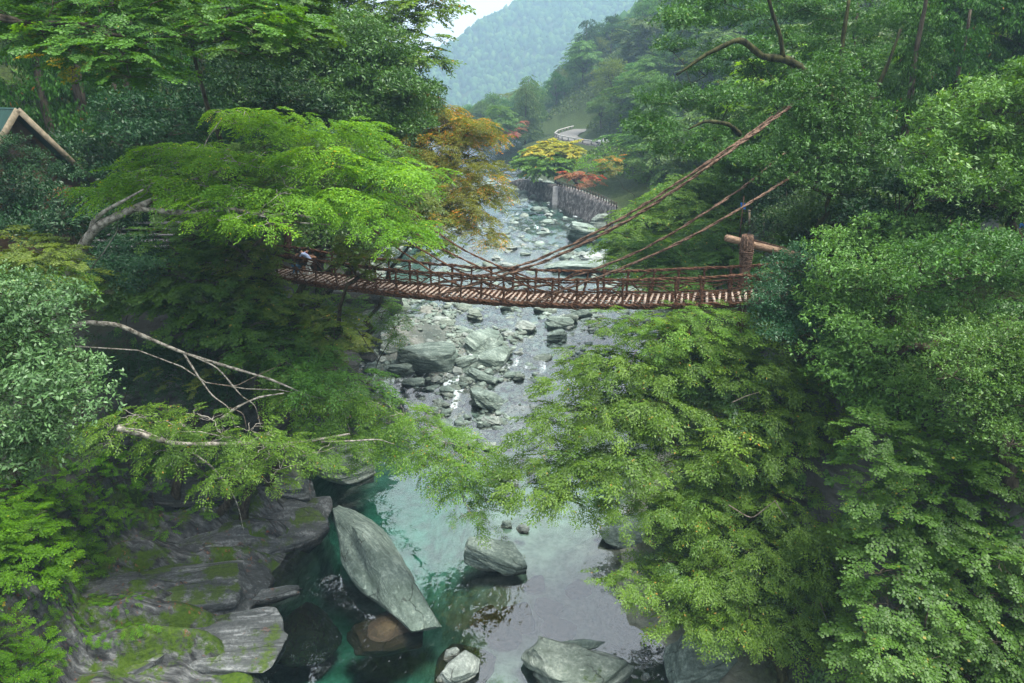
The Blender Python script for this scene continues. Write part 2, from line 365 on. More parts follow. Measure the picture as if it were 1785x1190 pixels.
def grid_mesh(name, xs, ys, zf):
    X, Y = np.meshgrid(xs, ys); Z = zf(X, Y); ny, nx = X.shape
    V = np.stack([X, Y, Z], -1).reshape(-1, 3)
    i = np.arange(ny-1)[:, None]*nx+np.arange(nx-1)[None]
    F = np.stack([i, i+1, i+nx+1, i+nx], -1).reshape(-1, 4)
    return mesh_np(name, V, F, smooth=True)
def axis(segs):
    r = []
    for a, b, s in segs: r.append(np.arange(a, b, s))
    r.append([segs[-1][1]]); return np.concatenate(r)
gx = axis([(-1260, -300, 60), (-300, -60, 8), (-60, -32, 1.2), (-32, 32, .27), (32, 70, 1.2), (70, 300, 8), (300, 1260, 60)])
gy = axis([(-60, 8, 2), (8, 72, .27), (72, 180, .9), (180, 420, 4), (420, 2060, 16)])
m, t = mat('ground')
geo = N(t, 'ShaderNodeNewGeometry'); sx = N(t, 'ShaderNodeSeparateXYZ'); t.links.new(geo.outputs['Normal'], sx.inputs[0])
a = tex(t, 'ShaderNodeTexNoise', .8, 8, .65, stretch=(1, 1, 4), rot=(.1, .1, 0)); b = tex(t, 'ShaderNodeTexNoise', 4, 8, .7); c = tex(t, 'ShaderNodeTexNoise', .12, 5, .6)
rockc = ramp(t, a.outputs[0], [(.35, (.02, .022, .02, 1)), (.5, (.055, .06, .055, 1)), (.68, (.14, .145, .14, 1))])
soil = ramp(t, b.outputs[0], [(.35, (.012, .016, .006, 1)), (.5, (.02, .035, .008, 1)), (.68, (.05, .075, .015, 1))])
pos = N(t, 'ShaderNodeSeparateXYZ'); t.links.new(geo.outputs['Position'], pos.inputs[0])
# gravel bed and bars: pale stones; bank: soil and moss
ag = N(t, 'ShaderNodeAttribute', attribute_name='bed')
st = tex(t, 'ShaderNodeTexVoronoi', 3.5, vec=None); stc = ramp(t, st.outputs['Distance'], [(.0, (.30, .34, .32, 1)), (.5, (.19, .22, .21, 1)), (.8, (.06, .075, .07, 1))])
grav = mixc(t, ramp(t, c.outputs[0], [(.4, (0, 0, 0, 1)), (.6, (1, 1, 1, 1))]), stc, ramp(t, b.outputs[0], [(.3, (.11, .12, .11, 1)), (.7, (.27, .28, .26, 1))]))
bank = mixc(t, ramp(t, sx.outputs[2], [(.42, (1, 1, 1, 1)), (.62, (0, 0, 0, 1))]), soil, g4((.05, .052, .048)))
bank = mixc(t, ramp(t, sx.outputs[2], [(.30, (1, 1, 1, 1)), (.45, (0, 0, 0, 1))]), bank, rockc)
col = mixc(t, ag.outputs['Fac'], bank, grav)
ap_ = N(t, 'ShaderNodeAttribute', attribute_name='pool'); col = mixc(t, ap_.outputs['Fac'], col, ramp(t, a.outputs[0], [(.35, (.14, .15, .11, 1)), (.5, (.27, .28, .22, 1)), (.65, (.42, .42, .35, 1))]))
al_ = N(t, 'ShaderNodeAttribute', attribute_name='ledge'); rr_ = (0.0, 0.0, rad(-20))
k1 = tex(t, 'ShaderNodeTexNoise', 1.5, 10, .8, stretch=(.7, 2.2, .8), rot=rr_); k2 = tex(t, 'ShaderNodeTexNoise', 1.4, 5, .6, stretch=(.6, 4, .9), rot=rr_); k3 = tex(t, 'ShaderNodeTexNoise', .35, 8, .75); k4 = tex(t, 'ShaderNodeTexNoise', 1.7, 9, .8)
ks = N(t, 'ShaderNodeMath', operation='ADD'); t.links.new(k1.outputs[0], ks.inputs[0]); t.links.new(k2.outputs[0], ks.inputs[1])
lc_ = ramp(t, ks.outputs[0], [(.78, (.022, .024, .030, 1)), (.98, (.085, .092, .108, 1)), (1.0, (.14, .15, .17, 1))])
km = N(t, 'ShaderNodeMath', operation='MULTIPLY'); t.links.new(ks.outputs[0], km.inputs[0]); km.inputs[1].default_value = .5
lc_ = ramp(t, km.outputs[0], [(.40, (.014, .015, .017, 1)), (.50, (.048, .052, .056, 1)), (.58, (.11, .118, .125, 1)), (.68, (.24, .25, .26, 1))])
lc_, _cf = cracks(t, lc_, .55, (.6, 1.3, .8))
lc_ = mixc(t, ramp(t, k4.outputs[0], [(.60, (0, 0, 0, 1)), (.63, (.8, .8, .8, 1))]), lc_, rgb((112, 60, 34)))
lc_ = mixc(t, ramp(t, k3.outputs[0], [(.49, (0, 0, 0, 1)), (.55, (1, 1, 1, 1))]), lc_, ramp(t, b.outputs[0], [(.35, (.02, .045, .004, 1)), (.65, (.055, .095, .010, 1))]))
col = mixc(t, al_.outputs['Fac'], col, lc_)
hh = N(t, 'ShaderNodeMath', operation='ADD'); t.links.new(a.outputs[0], hh.inputs[0]); t.links.new(b.outputs[0], hh.inputs[1])
prin(t, col, .9, bump(t, hh.outputs[0], .8, .15), .15)
M['ground'] = m
tm = grid_mesh('ground', gx, gy, H)
co = np.empty(len(tm.vertices)*3, np.float32); tm.vertices.foreach_get('co', co); co = co.reshape(-1, 3)
lx = np.interp(co[:, 1], YS, LX); rx = np.interp(co[:, 1], YS, RX)
bed = sst(-2.5, .5, np.minimum(co[:, 0]-lx, rx-co[:, 0]))*(co[:, 1] < 330)*(1-sst(1.6, 2.6, co[:, 2]-Wl(co[:, 1])))
at = tm.attributes.new('bed', 'FLOAT', 'POINT'); at.data.foreach_set('value', bed.astype(np.float32))
dl_ = lx-co[:, 0]; nn_ = fbm(co*.5, 3)
lg_ = sst(-1.5, .2, dl_)*(1-sst(36, 40, co[:, 1]+2*nn_))*(1-sst(4.6, 6.2, co[:, 2]+2.4*nn_))*(co[:, 1] > 0)
at = tm.attributes.new('ledge', 'FLOAT', 'POINT'); at.data.foreach_set('value', lg_.astype(np.float32))
po_ = (1-sst(42, 48, co[:, 1]))*bed; at = tm.attributes.new('pool', 'FLOAT', 'POINT'); at.data.foreach_set('value', po_.astype(np.float32))
tag(ob('ground', tm, M['ground']), kind='structure')

# ------------------------------------------------------------------ water
def water_z(X, Y):
    p = np.stack([X, Y, 0*X], -1)
    rap = sst(44, 50, Y)
    return Wl(Y)+rap*(.16*fbm(p*np.array([.9, .5, 1])+3, 4)+.06*vn(p*3))
wx = axis([(-60, -18, 3), (-18, 20, .22), (20, 40, 3)]); wy = axis([(-40, 12, 4), (12, 72, .25), (72, 175, .7), (175, 330, 4)])
Xg, Yg = np.meshgrid(wx, wy); Zg = water_z(Xg, Yg); ny, nx = Xg.shape
# shift the sheet sideways with the river where it bends
cxs = np.interp(Yg, YS, (np.array(LX)+np.array(RX))/2); sh = np.where(Yg > 140, cxs-np.interp(140, YS, (np.array(LX)+np.array(RX))/2), 0)
Xg = Xg+sh; Zg = water_z(Xg, Yg)
top = np.stack([Xg, Yg, Zg], -1).reshape(-1, 3); bot = top.copy(); bot[:, 2] -= 9; n0 = len(top)
i = np.arange(ny-1)[:, None]*nx+np.arange(nx-1)[None]
F1 = np.stack([i, i+1, i+nx+1, i+nx], -1).reshape(-1, 4); F2 = F1[:, ::-1]+n0
loop = list(range(nx))+[k*nx+nx-1 for k in range(1, ny)]+[(ny-1)*nx+k for k in range(nx-2, -1, -1)]+[k*nx for k in range(ny-2, 0, -1)]
F3 = np.array([[loop[k], loop[k]+n0, loop[(k+1) % len(loop)]+n0, loop[(k+1) % len(loop)]] for k in range(len(loop))])
wm = mesh_np('river_water', np.concatenate([top, bot]), np.concatenate([F1, F2, F3]), smooth=True)
dep = top[:, 2]-H(top[:, 0], top[:, 1])
pz = top*1.0
fo = sst(46, 52, top[:, 1])*np.clip(.62*fbm(pz*np.array([1.1, .45, 1])+40, 4)+.42*np.exp(-((top[:, 1]-57)/9)**2)-.16+.25*sst(75, 110, top[:, 1])*(1-sst(135, 150, top[:, 1]))+.22*np.exp(-np.clip(dep, 0, 9)/.10)-.08, 0, 1)
at = wm.attributes.new('foam', 'FLOAT', 'POINT'); at.data.foreach_set('value', np.concatenate([fo, fo*0]).astype(np.float32))
ro_ = .012+.13*sst(43, 50, top[:, 1]); at = wm.attributes.new('rough', 'FLOAT', 'POINT'); at.data.foreach_set('value', np.concatenate([ro_, ro_]).astype(np.float32))
m, t = mat('river_water')
n1 = tex(t, 'ShaderNodeTexNoise', 2.2, 2, .5, stretch=(1, .6, 1)); n2 = tex(t, 'ShaderNodeTexNoise', .22, 3, .5)
amp = ramp(t, n2.outputs[0], [(.42, (.04, .04, .04, 1)), (.62, (1, 1, 1, 1))])
hm = N(t, 'ShaderNodeMath', operation='MULTIPLY'); t.links.new(n1.outputs[0], hm.inputs[0]); t.links.new(amp, hm.inputs[1])
nb = bump(t, hm.outputs[0], .30, .12)
gl = N(t, 'ShaderNodeBsdfGlossy'); gr_ = N(t, 'ShaderNodeAttribute', attribute_name='rough'); t.links.new(gr_.outputs['Fac'], gl.inputs['Roughness']); t.links.new(nb, gl.inputs['Normal'])
tr = N(t, 'ShaderNodeBsdfTransparent'); tr.inputs[0].default_value = (.96, 1, .99, 1)
fr = N(t, 'ShaderNodeFresnel'); fr.inputs['IOR'].default_value = 2.45; t.links.new(nb, fr.inputs['Normal'])
ms = N(t, 'ShaderNodeMixShader'); t.links.new(fr.outputs[0], ms.inputs[0]); t.links.new(tr.outputs[0], ms.inputs[1]); t.links.new(gl.outputs[0], ms.inputs[2])
fa = N(t, 'ShaderNodeAttribute', attribute_name='foam')
fn = tex(t, 'ShaderNodeTexNoise', 2.2, 7, .75, stretch=(1.3, .5, 1))
fm = N(t, 'ShaderNodeMath', operation='ADD'); t.links.new(fa.outputs['Fac'], fm.inputs[0]); t.links.new(fn.outputs[0], fm.inputs[1])
ff = ramp(t, fm.outputs[0], [(.80, (0, 0, 0, 1)), (1.05, (.85, .85, .85, 1))])
fd = N(t, 'ShaderNodeBsdfDiffuse'); fd.inputs[0].default_value = (.55, .63, .67, 1)
m3 = N(t, 'ShaderNodeMixShader'); t.links.new(ff, m3.inputs[0]); t.links.new(ms.outputs[0], m3.inputs[1]); t.links.new(fd.outputs[0], m3.inputs[2])
o = N(t, 'ShaderNodeOutputMaterial'); t.links.new(m3.outputs[0], o.inputs[0])
va = N(t, 'ShaderNodeVolumeAbsorption'); va.inputs['Color'].default_value = (.01, .80, .73, 1); va.inputs['Density'].default_value = .27
t.links.new(va.outputs[0], o.inputs['Volume'])
tag(ob('river_water', wm, m), kind='structure')

# ------------------------------------------------------------------ leaves
def leaf_quads(base, d, nrm, ln, wd):
    """base,d,nrm (n,3), ln (n,) -> (n,4,3)"""
    d = d/(np.linalg.norm(d, axis=1, keepdims=True)+1e-9)
    s = np.cross(d, nrm); s /= np.linalg.norm(s, axis=1, keepdims=True)+1e-9
    ln = np.asarray(ln)[:, None]; tip = base+d*ln; mid = base+d*ln*.45
    return np.stack([base, mid+s*ln*wd, tip, mid-s*ln*wd], 1)
def spray_flat(rng, Ls=1.0, leaf=.1, wd=.24, droop=.18, tilt=.45, dens=1.0):
    B = []; D = []; Nn = []; Z = []
    nt_ = int(9*dens)+1
    tw = [(0., 0., 0., Ls)]
    for k in range(nt_):
        x = Ls*(k+.5)/nt_*.92; sgn = 1 if k % 2 else -1
        for sg in ((sgn,) if rng.rand() < .3 else (1, -1)):
            tw.append((x, 0, sg*rng.uniform(.6, 1.05), Ls*rng.uniform(.28, .5)*(1.05-.75*abs(x/Ls-.3))))
    for (x, y, ang, l) in tw:
        n = max(3, int(l/(leaf*.55)*dens)); ca, sa = math.cos(ang), math.sin(ang)
        for j in range(n):
            u = (j+rng.rand()*.6)/n*l; px = x+ca*u; py = y+sa*u
            zz = -droop*(px*px+py*py)/Ls+rng.uniform(-.02, .02)
            sg = 1 if j % 2 else -1; an = ang+sg*rng.uniform(.5, 1.1) if j < n-1 else ang
            B.append((px, py, zz)); D.append((math.cos(an), math.sin(an), -rng.uniform(.05, .55)))
            Nn.append((rng.normal(0, tilt), rng.normal(0, tilt), 1)); Z.append(leaf*rng.uniform(.7, 1.2))
    return leaf_quads(np.array(B), np.array(D), np.array(Nn), np.array(Z), wd)
def spray_tuft(rng, R=.45, leaf=.11, wd=.2, n=90):
    B = []; D = []; Nn = []; Z = []
    ns = 9
    for s_ in range(ns):
        v = rng.normal(size=3); v[2] = abs(v[2])*.8+.1; v /= np.linalg.norm(v); c = v*R*rng.uniform(.45, 1)
        c[2] -= R*.3
        for j in range(n//ns):
            q = v*.6+rng.normal(0, .75, 3); q /= np.linalg.norm(q); q[2] -= .35
            B.append(c+rng.normal(0, .05, 3)); D.append(q); Nn.append(rng.normal(0, .5, 3)+np.array([0, 0, 1.])); Z.append(leaf*rng.uniform(.75, 1.2))
    return leaf_quads(np.array(B), np.array(D), np.array(Nn), np.array(Z), wd)
def spray_cedar(rng, Ls=1.0, leaf=.13, n=90):
    B = []; D = []; Nn = []; Z = []
    for j in range(n):
        u = rng.rand()**.7*Ls; an = rng.uniform(-.5, .5)
        px = u*math.cos(an); py = u*math.sin(an)
        B.append((px, py, -.35*px*px/Ls+rng.uniform(-.05, .05))); D.append((rng.uniform(.1, .8), rng.uniform(-.7, .7), -rng.uniform(.2, 1.1)))
        Nn.append((rng.normal(), rng.normal(), .8)); Z.append(leaf*rng.uniform(.7, 1.4))
    return leaf_quads(np.array(B), np.array(D), np.array(Nn), np.array(Z), .16)
_tc = {}
def templates(style, leaf):
    k = (style, round(leaf, 3))
    if k not in _tc:
        rng = np.random.RandomState(hash(style) % 1000 if False else sum(map(ord, style))+int(leaf*1000))
        if style == 'flat': _tc[k] = [spray_flat(rng, 1.0, leaf) for _ in range(5)]
        elif style == 'maple': _tc[k] = [spray_flat(rng, .9, leaf, .42, .12, .3) for _ in range(5)]
        elif style == 'droop': _tc[k] = [spray_flat(rng, 1.0, leaf, .2, .4, .6) for _ in range(5)]
        elif style == 'tuft': _tc[k] = [spray_tuft(rng, .5, leaf, .2, int(90*(.11/leaf)**1.4)) for _ in range(5)]
        elif style == 'cedar': _tc[k] = [spray_cedar(rng, 1.0, leaf, int(90*(.13/leaf)**1.2)) for _ in range(4)]
    return _tc[k]
def rotm(yaw, pitch, roll):
    cy_, sy = np.cos(yaw), np.sin(yaw); cp, sp = np.cos(pitch), np.sin(pitch); cr_, sr = np.cos(roll), np.sin(roll); z = 0*yaw; o1 = z+1
    Rz = np.stack([np.stack([cy_, -sy, z], -1), np.stack([sy, cy_, z], -1), np.stack([z, z, o1], -1)], -2)
    Ry = np.stack([np.stack([cp, z, sp], -1), np.stack([z, o1, z], -1), np.stack([-sp, z, cp], -1)], -2)
    Rx = np.stack([np.stack([o1, z, z], -1), np.stack([z, cr_, -sr], -1), np.stack([z, sr, cr_], -1)], -2)
    return Rz@Ry@Rx
def scatter_sprays(rng, style, leaf, pos, yaw, pitch, scale, ptint=None):
    """merge sprays; returns V (4n,3), tint (n)"""
    T = templates(style, leaf); n = len(pos); which = rng.randint(0, len(T), n); Vs = []; Ts = []
    R = rotm(yaw, pitch, rng.normal(0, .18, n))*np.asarray(scale)[:, None, None]
    if ptint is None: ptint = rng.rand(n)
    for k, tp in enumerate(T):
        s = which == k
        if not s.any(): continue
        v = np.einsum('nij,lkj->nlki', R[s], tp)+pos[s][:, None, None]
        Vs.append(v.reshape(-1, 4, 3))
        tt = ptint[s][:, None]*.55+rng.rand(s.sum(), len(tp))*.45
        ac = rng.rand(s.sum(), len(tp)) < .004+.03*(ptint[s][:, None] > .9); tt = np.where(ac, 1, np.clip(tt, 0, .999)); Ts.append(tt.ravel())
    V = np.concatenate(Vs); return V, np.concatenate(Ts)
def leaves_mesh(name, V, T):
    n = len(V); return mesh_np(name, V.reshape(-1, 3), np.arange(n*4).reshape(-1, 4), tint=T)

def pad_sprays(rng, pads, ctr, style, per, scale, up=.15, fill=.35):
    """spray positions over ellipsoid pads (c, rx, rz)"""
    P = []; Yw = []; Pt = []; Tn = []; Sc = []
    for (c, r, rz) in pads:
        n = max(3, int(per*r*r)); v = rng.normal(size=(n, 3)); v[:, 2] = np.where(v[:, 2] < -.15, -v[:, 2]*rng.rand(n), v[:, 2]); v /= np.linalg.norm(v, axis=1, keepdims=True)
        rr = np.where(rng.rand(n) < fill, rng.uniform(.25, .9, n), rng.uniform(.85, 1.06, n))
        e = np.array([r, r, rz]); p = np.asarray(c)+v*e*rr[:, None]
        ow = p[:, :2]-np.asarray(c)[:2]+.35*(p[:, :2]-np.asarray(ctr)[:2])/(1+np.linalg.norm(p[:, :2]-np.asarray(ctr)[:2], axis=1, keepdims=True))*r
        yw = np.arctan2(ow[:, 1], ow[:, 0])+rng.normal(0, .6, n)
        Sc.append(np.full(n, rng.uniform(.78, 1.25))); P.append(p); Yw.append(yw); Pt.append((1-v[:, 2])*.5*.9-up+rng.normal(0, .18, n)); Tn.append(np.clip(rng.rand()*.5+rng.rand(n)*.5+.0, 0, 1))
    P = np.concatenate(P); yw = np.concatenate(Yw); pt = np.concatenate(Pt)
    if style in ('tuft',): pt = pt*.6
    return P, yw, pt, rng.uniform(.75, 1.25, len(P))*scale*np.concatenate(Sc), np.concatenate(Tn)

def inpoly(p, poly):
    x, y = p; c = False; j = len(poly)-1
    for i in range(len(poly)):
        xi, yi = poly[i]; xj, yj = poly[j]
        if (yi > y) != (yj > y) and x < (xj-xi)*(y-yi)/(yj-yi)+xi: c = not c
        j = i
    return c
def limb_path(rng, a, b, n=7, sag=.0, wob=.12):
    a = np.asarray(a, float); b = np.asarray(b, float); t_ = np.linspace(0, 1, n)[:, None]; Ld = np.linalg.norm(b-a)
    q = rng.normal(0, 1, (n, 3)); q[0] = q[-1] = 0
    q[1:-1] = (q[1:-1]+np.roll(q, 1, 0)[1:-1])*.5
    p = a+(b-a)*t_+q*wob*Ld/n*1.5; p[:, 2] += sag*Ld*np.sin(t_[:, 0]*math.pi); return p

def crown_tree(name, label, poly, Y, pad, base, style='flat', leaf=.12, lm='layer', bm='bark', seed=0, n=None, per=11, scale=1.2,
               jit=1.2, trunk_r=.28, group=None, cat='tree', fork=None, up=.15, limbs=True, extra=None, flat=.35, fill=.35, depth=0, onground=False):
    """a tree whose crown fills a region seen in the photo; pads keep their own metric size and depth"""
    rng = np.random.RandomState(seed)
    polys = poly if isinstance(poly[0], list) else [poly]; allp = [p for q in polys for p in q]
    xs = [p[0] for p in allp]; ys = [p[1] for p in allp]; x0, x1, y0, y1 = min(xs), max(xs), min(ys), max(ys)
    area = lambda q: abs(sum(q[i][0]*q[(i+1) % len(q)][1]-q[(i+1) % len(q)][0]*q[i][1] for i in range(len(q))))/2
    A = sum(area(q) for q in polys)
    Ym = (Y[0]+Y[1])/2; zc = proj(atY((x0+x1)/2, (y0+y1)/2, Ym))[2]; pr = pad*FPX/zc
    n = n or int(A/(pr*pr*.75)*1.15)+2; C = []; tries = 0
    while len(C) < n and tries < n*80:
        tries += 1; q = (rng.uniform(x0, x1), rng.uniform(y0, y1))
        if not any(inpoly(q, pl) for pl in polys): continue
        if any((q[0]-c[0])**2/(pr*.95)**2+(q[1]-c[1])**2/(pr*.5)**2 < 1 for c in C) and tries < n*50: continue
        C.append(q)
    pads = []
    for q in C:
        f = (q[1]-y0)/(y1-y0+1e-6); yy = (Y[0]+(Y[1]-Y[0])*f if not onground else gY(q[0], min(q[1], 1185))-.35)+rng.uniform(-jit, jit)*(not onground); r = pad*rng.uniform(.7, 1.2)
        pads.append((atY(q[0], q[1], yy), r, r*flat))
    if depth:
        for (c, r, rz) in list(pads):
            if rng.rand() < .6: pads.append((c+np.array([rng.normal(0, .5), rng.uniform(.8, depth), rng.uniform(-1.2, .1)]), r, rz))
    ctr = np.mean([p[0] for p in pads], 0)
    if cat in ('bush', 'shrub'): trunk_r = min(trunk_r, .05)
    P, yw, pt, sc, tn = pad_sprays(rng, pads, ctr, style, per, scale, up, fill)
    V, T = scatter_sprays(rng, style, leaf, P, yw, pt, sc, tn)
    if onground: base = (float(ctr[0]), float(ctr[1]))
    base = np.asarray(base, float)
    if len(base) == 2: base = np.array([base[0], base[1], Hs(*base)-.3])
    root = empty(name, base, label, cat, group)
    cm = leaves_mesh('crown', V-base, T); ob('crown', cm, L[lm], root)
    if limbs:
        mb = MB(); fk = np.asarray(fork if fork is not None else base*.45+ctr*.55+np.array([0, 0, -.6]), float)
        mb.tube(limb_path(rng, base, fk, 9, .03, .25), np.linspace(trunk_r, trunk_r*.7, 9), 9, .25, seed)
        order = sorted(pads, key=lambda p: np.linalg.norm(p[0]-fk)); ends = [(fk, trunk_r*.6)]
        for (c, r, rz) in order[:46]:
            tgt = c+np.array([0, 0, -rz*.5]); js = sorted(range(len(ends)), key=lambda j: np.linalg.norm(ends[j][0]-tgt)+.25*np.linalg.norm(ends[j][0]-fk))
            s0, r0 = ends[js[0]]; r1 = max(.025, r0*.6)
            pp = limb_path(rng, s0, tgt, 6, .05, .3); mb.tube(pp, np.linspace(r0*.85, r1*.8, 6), 6, .2, seed)
            ends.append((tgt, r1)); ends.append((pp[3], r0*.7))
            for k in range(4):
                an = rng.rand()*6.28; e = c+np.array([math.cos(an)*r*.95, math.sin(an)*r*.95, rng.uniform(-.5, .4)*rz])
                mb.tube(limb_path(rng, tgt, e, 5, .06, .35), np.linspace(r1*.55, .012, 5), 4)
        if extra: 
            for path, r in extra:
                if np.max(r) < .035: tb = MB(); tb.tube(path, r, 6, .3, seed); kid(tb, 'dead_twig', M['twig'], root)
                else: mb.tube(path, r, 8, .3, seed)
        kid(mb, 'trunk', M[bm], root)
    return root
def gY(px, py):
    r = ray(px, py); s = np.linspace(8, 80, 900); P = C0+r*(s/r[1])[:, None]; k = np.argmax(P[:, 2] < H(P[:, 0], P[:, 1])); return float(P[k, 1])
def pathpx(pts, r0, r1):
    """(px,py,Y) list -> smooth path, radii"""
    P = np.array([atY(*p) for p in pts]); n = len(P); tt = np.arange(n); q = np.linspace(0, n-1, (n-1)*5+1)
    out_ = np.stack([np.interp(q, tt, P[:, k]) for k in range(3)], -1)
    k = np.array([.25, .5, .25]); 
    for _ in range(2): out_[1:-1] = out_[:-2]*.25+out_[1:-1]*.5+out_[2:]*.25
    return out_, np.linspace(r0, r1, len(q))
#SECTIONS
# ------------------------------------------------------------------ rocks
_ico = {}
def ico(n):
    if n not in _ico:
        bm = bmesh.new(); bmesh.ops.create_icosphere(bm, subdivisions=n, radius=1)
        _ico[n] = (np.array([v.co[:] for v in bm.verts]), np.array([[v.index for v in f.verts] for f in bm.faces])); bm.free()
    return _ico[n]
def rock_verts(seed, dims, sub=4, cuts=9, strata=.05, rough=.12, box=.5, sdir=None):
    V, F = ico(sub); V = V.copy(); rng = np.random.RandomState(seed)
    k = np.max(np.abs(V), 1, keepdims=True); V = V*(1-box)+V/k*box*.86
    V = V*(1+rough*2*fbm(V*.9+seed, 3)[:, None])
    for _ in range(cuts):
        n = rng.normal(size=3); n /= np.linalg.norm(n); d = rng.uniform(.5, .82); s = V@n-d
        V = V-np.where(s > 0, s, 0)[:, None]*n*.86
    V = V*np.asarray(dims)/2
    m_ = float(np.mean(dims)); sd = np.array(sdir if sdir is not None else rng.normal(0, .25, 3)+[0, 0, 1.]); sd /= np.linalg.norm(sd)
    a = V@sd; lay = vn(np.stack([a/m_*9, 0*a+seed, V[:, 0]/m_*.8], -1))+.5*vn(np.stack([a/m_*23, V[:, 1]/m_, V[:, 0]/m_*1.5], -1))
    nr = V/(np.linalg.norm(V, axis=1, keepdims=True)+1e-9); nr = nr-(nr@sd)[:, None]*sd*.8
    V = V+nr*(.035*m_*fbm(V/m_*2.3+seed, 3))[:, None]+nr*(strata*1.3*m_*lay)[:, None]+nr*(.03*m_*fbm(V/m_*5+seed, 4))[:, None]
    return V, F
def rock_mesh(name, seed, dims, **k):
    V, F = rock_verts(seed, dims, **k); me = mesh_np(name, V, F, smooth=True)
    me.set_sharp_from_angle(angle=rad(38)); return me
def rock(label, px, py, wpx, hr, dr, z=0., yaw=0., tilt=(0, 0), mt='rock', seed=1, name='boulder', sub=4, sink=.35, group=None, **k):
    """px,py: centre of its waterline; wpx: width in the photo; hr, dr: height and depth as shares of the width"""
    p = atZ(px, py, z); wd = wpx*proj(p)[2]/FPX; h = wd*hr*1.15
    me = rock_mesh(name, seed, (wd, wd*dr, h), sub=sub, **k)
    o = ob(name, me, M[mt], loc=(p[0], p[1], z+h*(.5-sink))); o.rotation_euler = (rad(tilt[0]), rad(tilt[1]), rad(yaw))
    return tag(o, label, 'rock', group)
# the leaning giant between the ledge and the pool
a_ = atZ(612, 905, .6); b_ = atZ(742, 1100, .1); L_ = np.linalg.norm(a_-b_); an_ = math.degrees(math.atan2(b_[1]-a_[1], b_[0]-a_[0]))
o = ob('boulder', rock_mesh('boulder', 11, (L_*1.55, 2.9, 3.5), sub=6, cuts=10, strata=.035, box=.45, sdir=(.05, .75, .6)), M['rock'], loc=tuple((a_+b_)/2+np.array([-.35, .1, .1])))
o.rotation_euler = (rad(14), rad(9), rad(an_)); tag(o, 'long grey-green boulder leaning into the green pool beside the rock ledge', 'rock')
rock('flat-topped green-grey boulder standing alone in the middle of the pale pool', 872, 985, 128, .42, .66, -.1, -14, (6, 10), 'rock', 5, sub=6, cuts=12, sink=.3, sdir=(.2, -.3, 1))
rock('wide grey boulder at the bottom edge of the photo, below the flat stone', 1012, 1178, 190, .36, .62, 0, -8, (0, 4), 'rock_mossy', 21, sub=6, sink=.3)
rock('flat dark stone slab lying just behind the wide bottom boulder', 1013, 1131, 92, .17, .3, .12, 6, (0, 0), 'rock', 23, sub=5, sink=.2)
rock('jagged pale stone by the bottom edge, right of the green pool', 805, 1172, 66, .5, 1.25, 0, -32, (0, -8), 'rock_pale', 24, sub=5)
rock('small pale stone above the jagged stone at the pool edge', 787, 1141, 36, .4, .55, 0, 25, (0, 0), 'rock_pale', 25, sub=4)
rock('tiny pale stone at the very bottom left of the jagged stone', 772, 1183, 26, .5, .8, 0, 0, (0, 0), 'rock_pale', 26, sub=4)
rock('left one of two small stones above the lone pool boulder', 884, 918, 30, .5, .6, 0, 10, (0, 0), 'rock', 27, sub=4)
rock('right one of two small stones above the lone pool boulder', 911, 924, 30, .45, .55, 0, -20, (0, 0), 'rock_pale', 28, sub=4)
rock('small white stone in the water right of the wide bottom boulder', 1125, 1182, 18, .6, 1, 0, 0, (0, 0), 'rock_pale', 29, sub=3)
rock('pale boulder in the bottom centre-right, under the leafy branches', 1215, 1165, 150, .4, .8, .1, 30, (0, 0), 'rock', 30, sub=5)
rock('low grey boulder at the right shore beside the overhanging branches', 1100, 935, 120, .35, 1.0, 0, 60, (0, 0), 'rock', 31, sub=5)
rock('squat dark grey boulder in shade at the bottom, left one of the pair', 1395, 1178, 62, .9, 1.0, .5, 20, (0, 0), 'rock_mossy', 32, sub=5)
rock('rounded dark grey boulder in shade at the bottom, right one of the pair', 1440, 1172, 70, .9, 1.0, .5, 60, (0, 0), 'rock_mossy', 33, sub=5)
rock('brown slab lying under the green water below the ledge', 530, 1120, 120, .3, 1.2, -1.5, -35, (6, 10), 'rock_brown', 34, name='submerged_rock', sub=5, sink=.5)
rock('brown slab under the water at the foot of the jagged pale stone', 815, 1170, 110, .3, 1.1, -1.0, -20, (0, 0), 'rock_brown', 35, name='submerged_rock', sub=5, sink=.5)
rock('brown stone under the water beside the leaning giant boulder', 690, 1110, 110, .5, 1.5, -.8, -60, (0, 0), 'rock_brown', 36, name='submerged_rock', sub=5, sink=.5)
for i_, (x_, y_, w_) in enumerate([(905, 1080, 70), (960, 1060, 60), (880, 1110, 70), (1010, 1030, 50), (850, 1075, 55), (1060, 950, 50), (970, 1100, 60), (930, 1020, 46), (1055, 1010, 50)]):
    rock('faint brown stone lying on the bed under the pale pool water', x_, y_, w_, .4, 1.1, -.7, 40*i_, (0, 0), 'rock_brown', 60+i_, name='submerged_rock', sub=4, sink=.5, group='stones under the pale pool water')
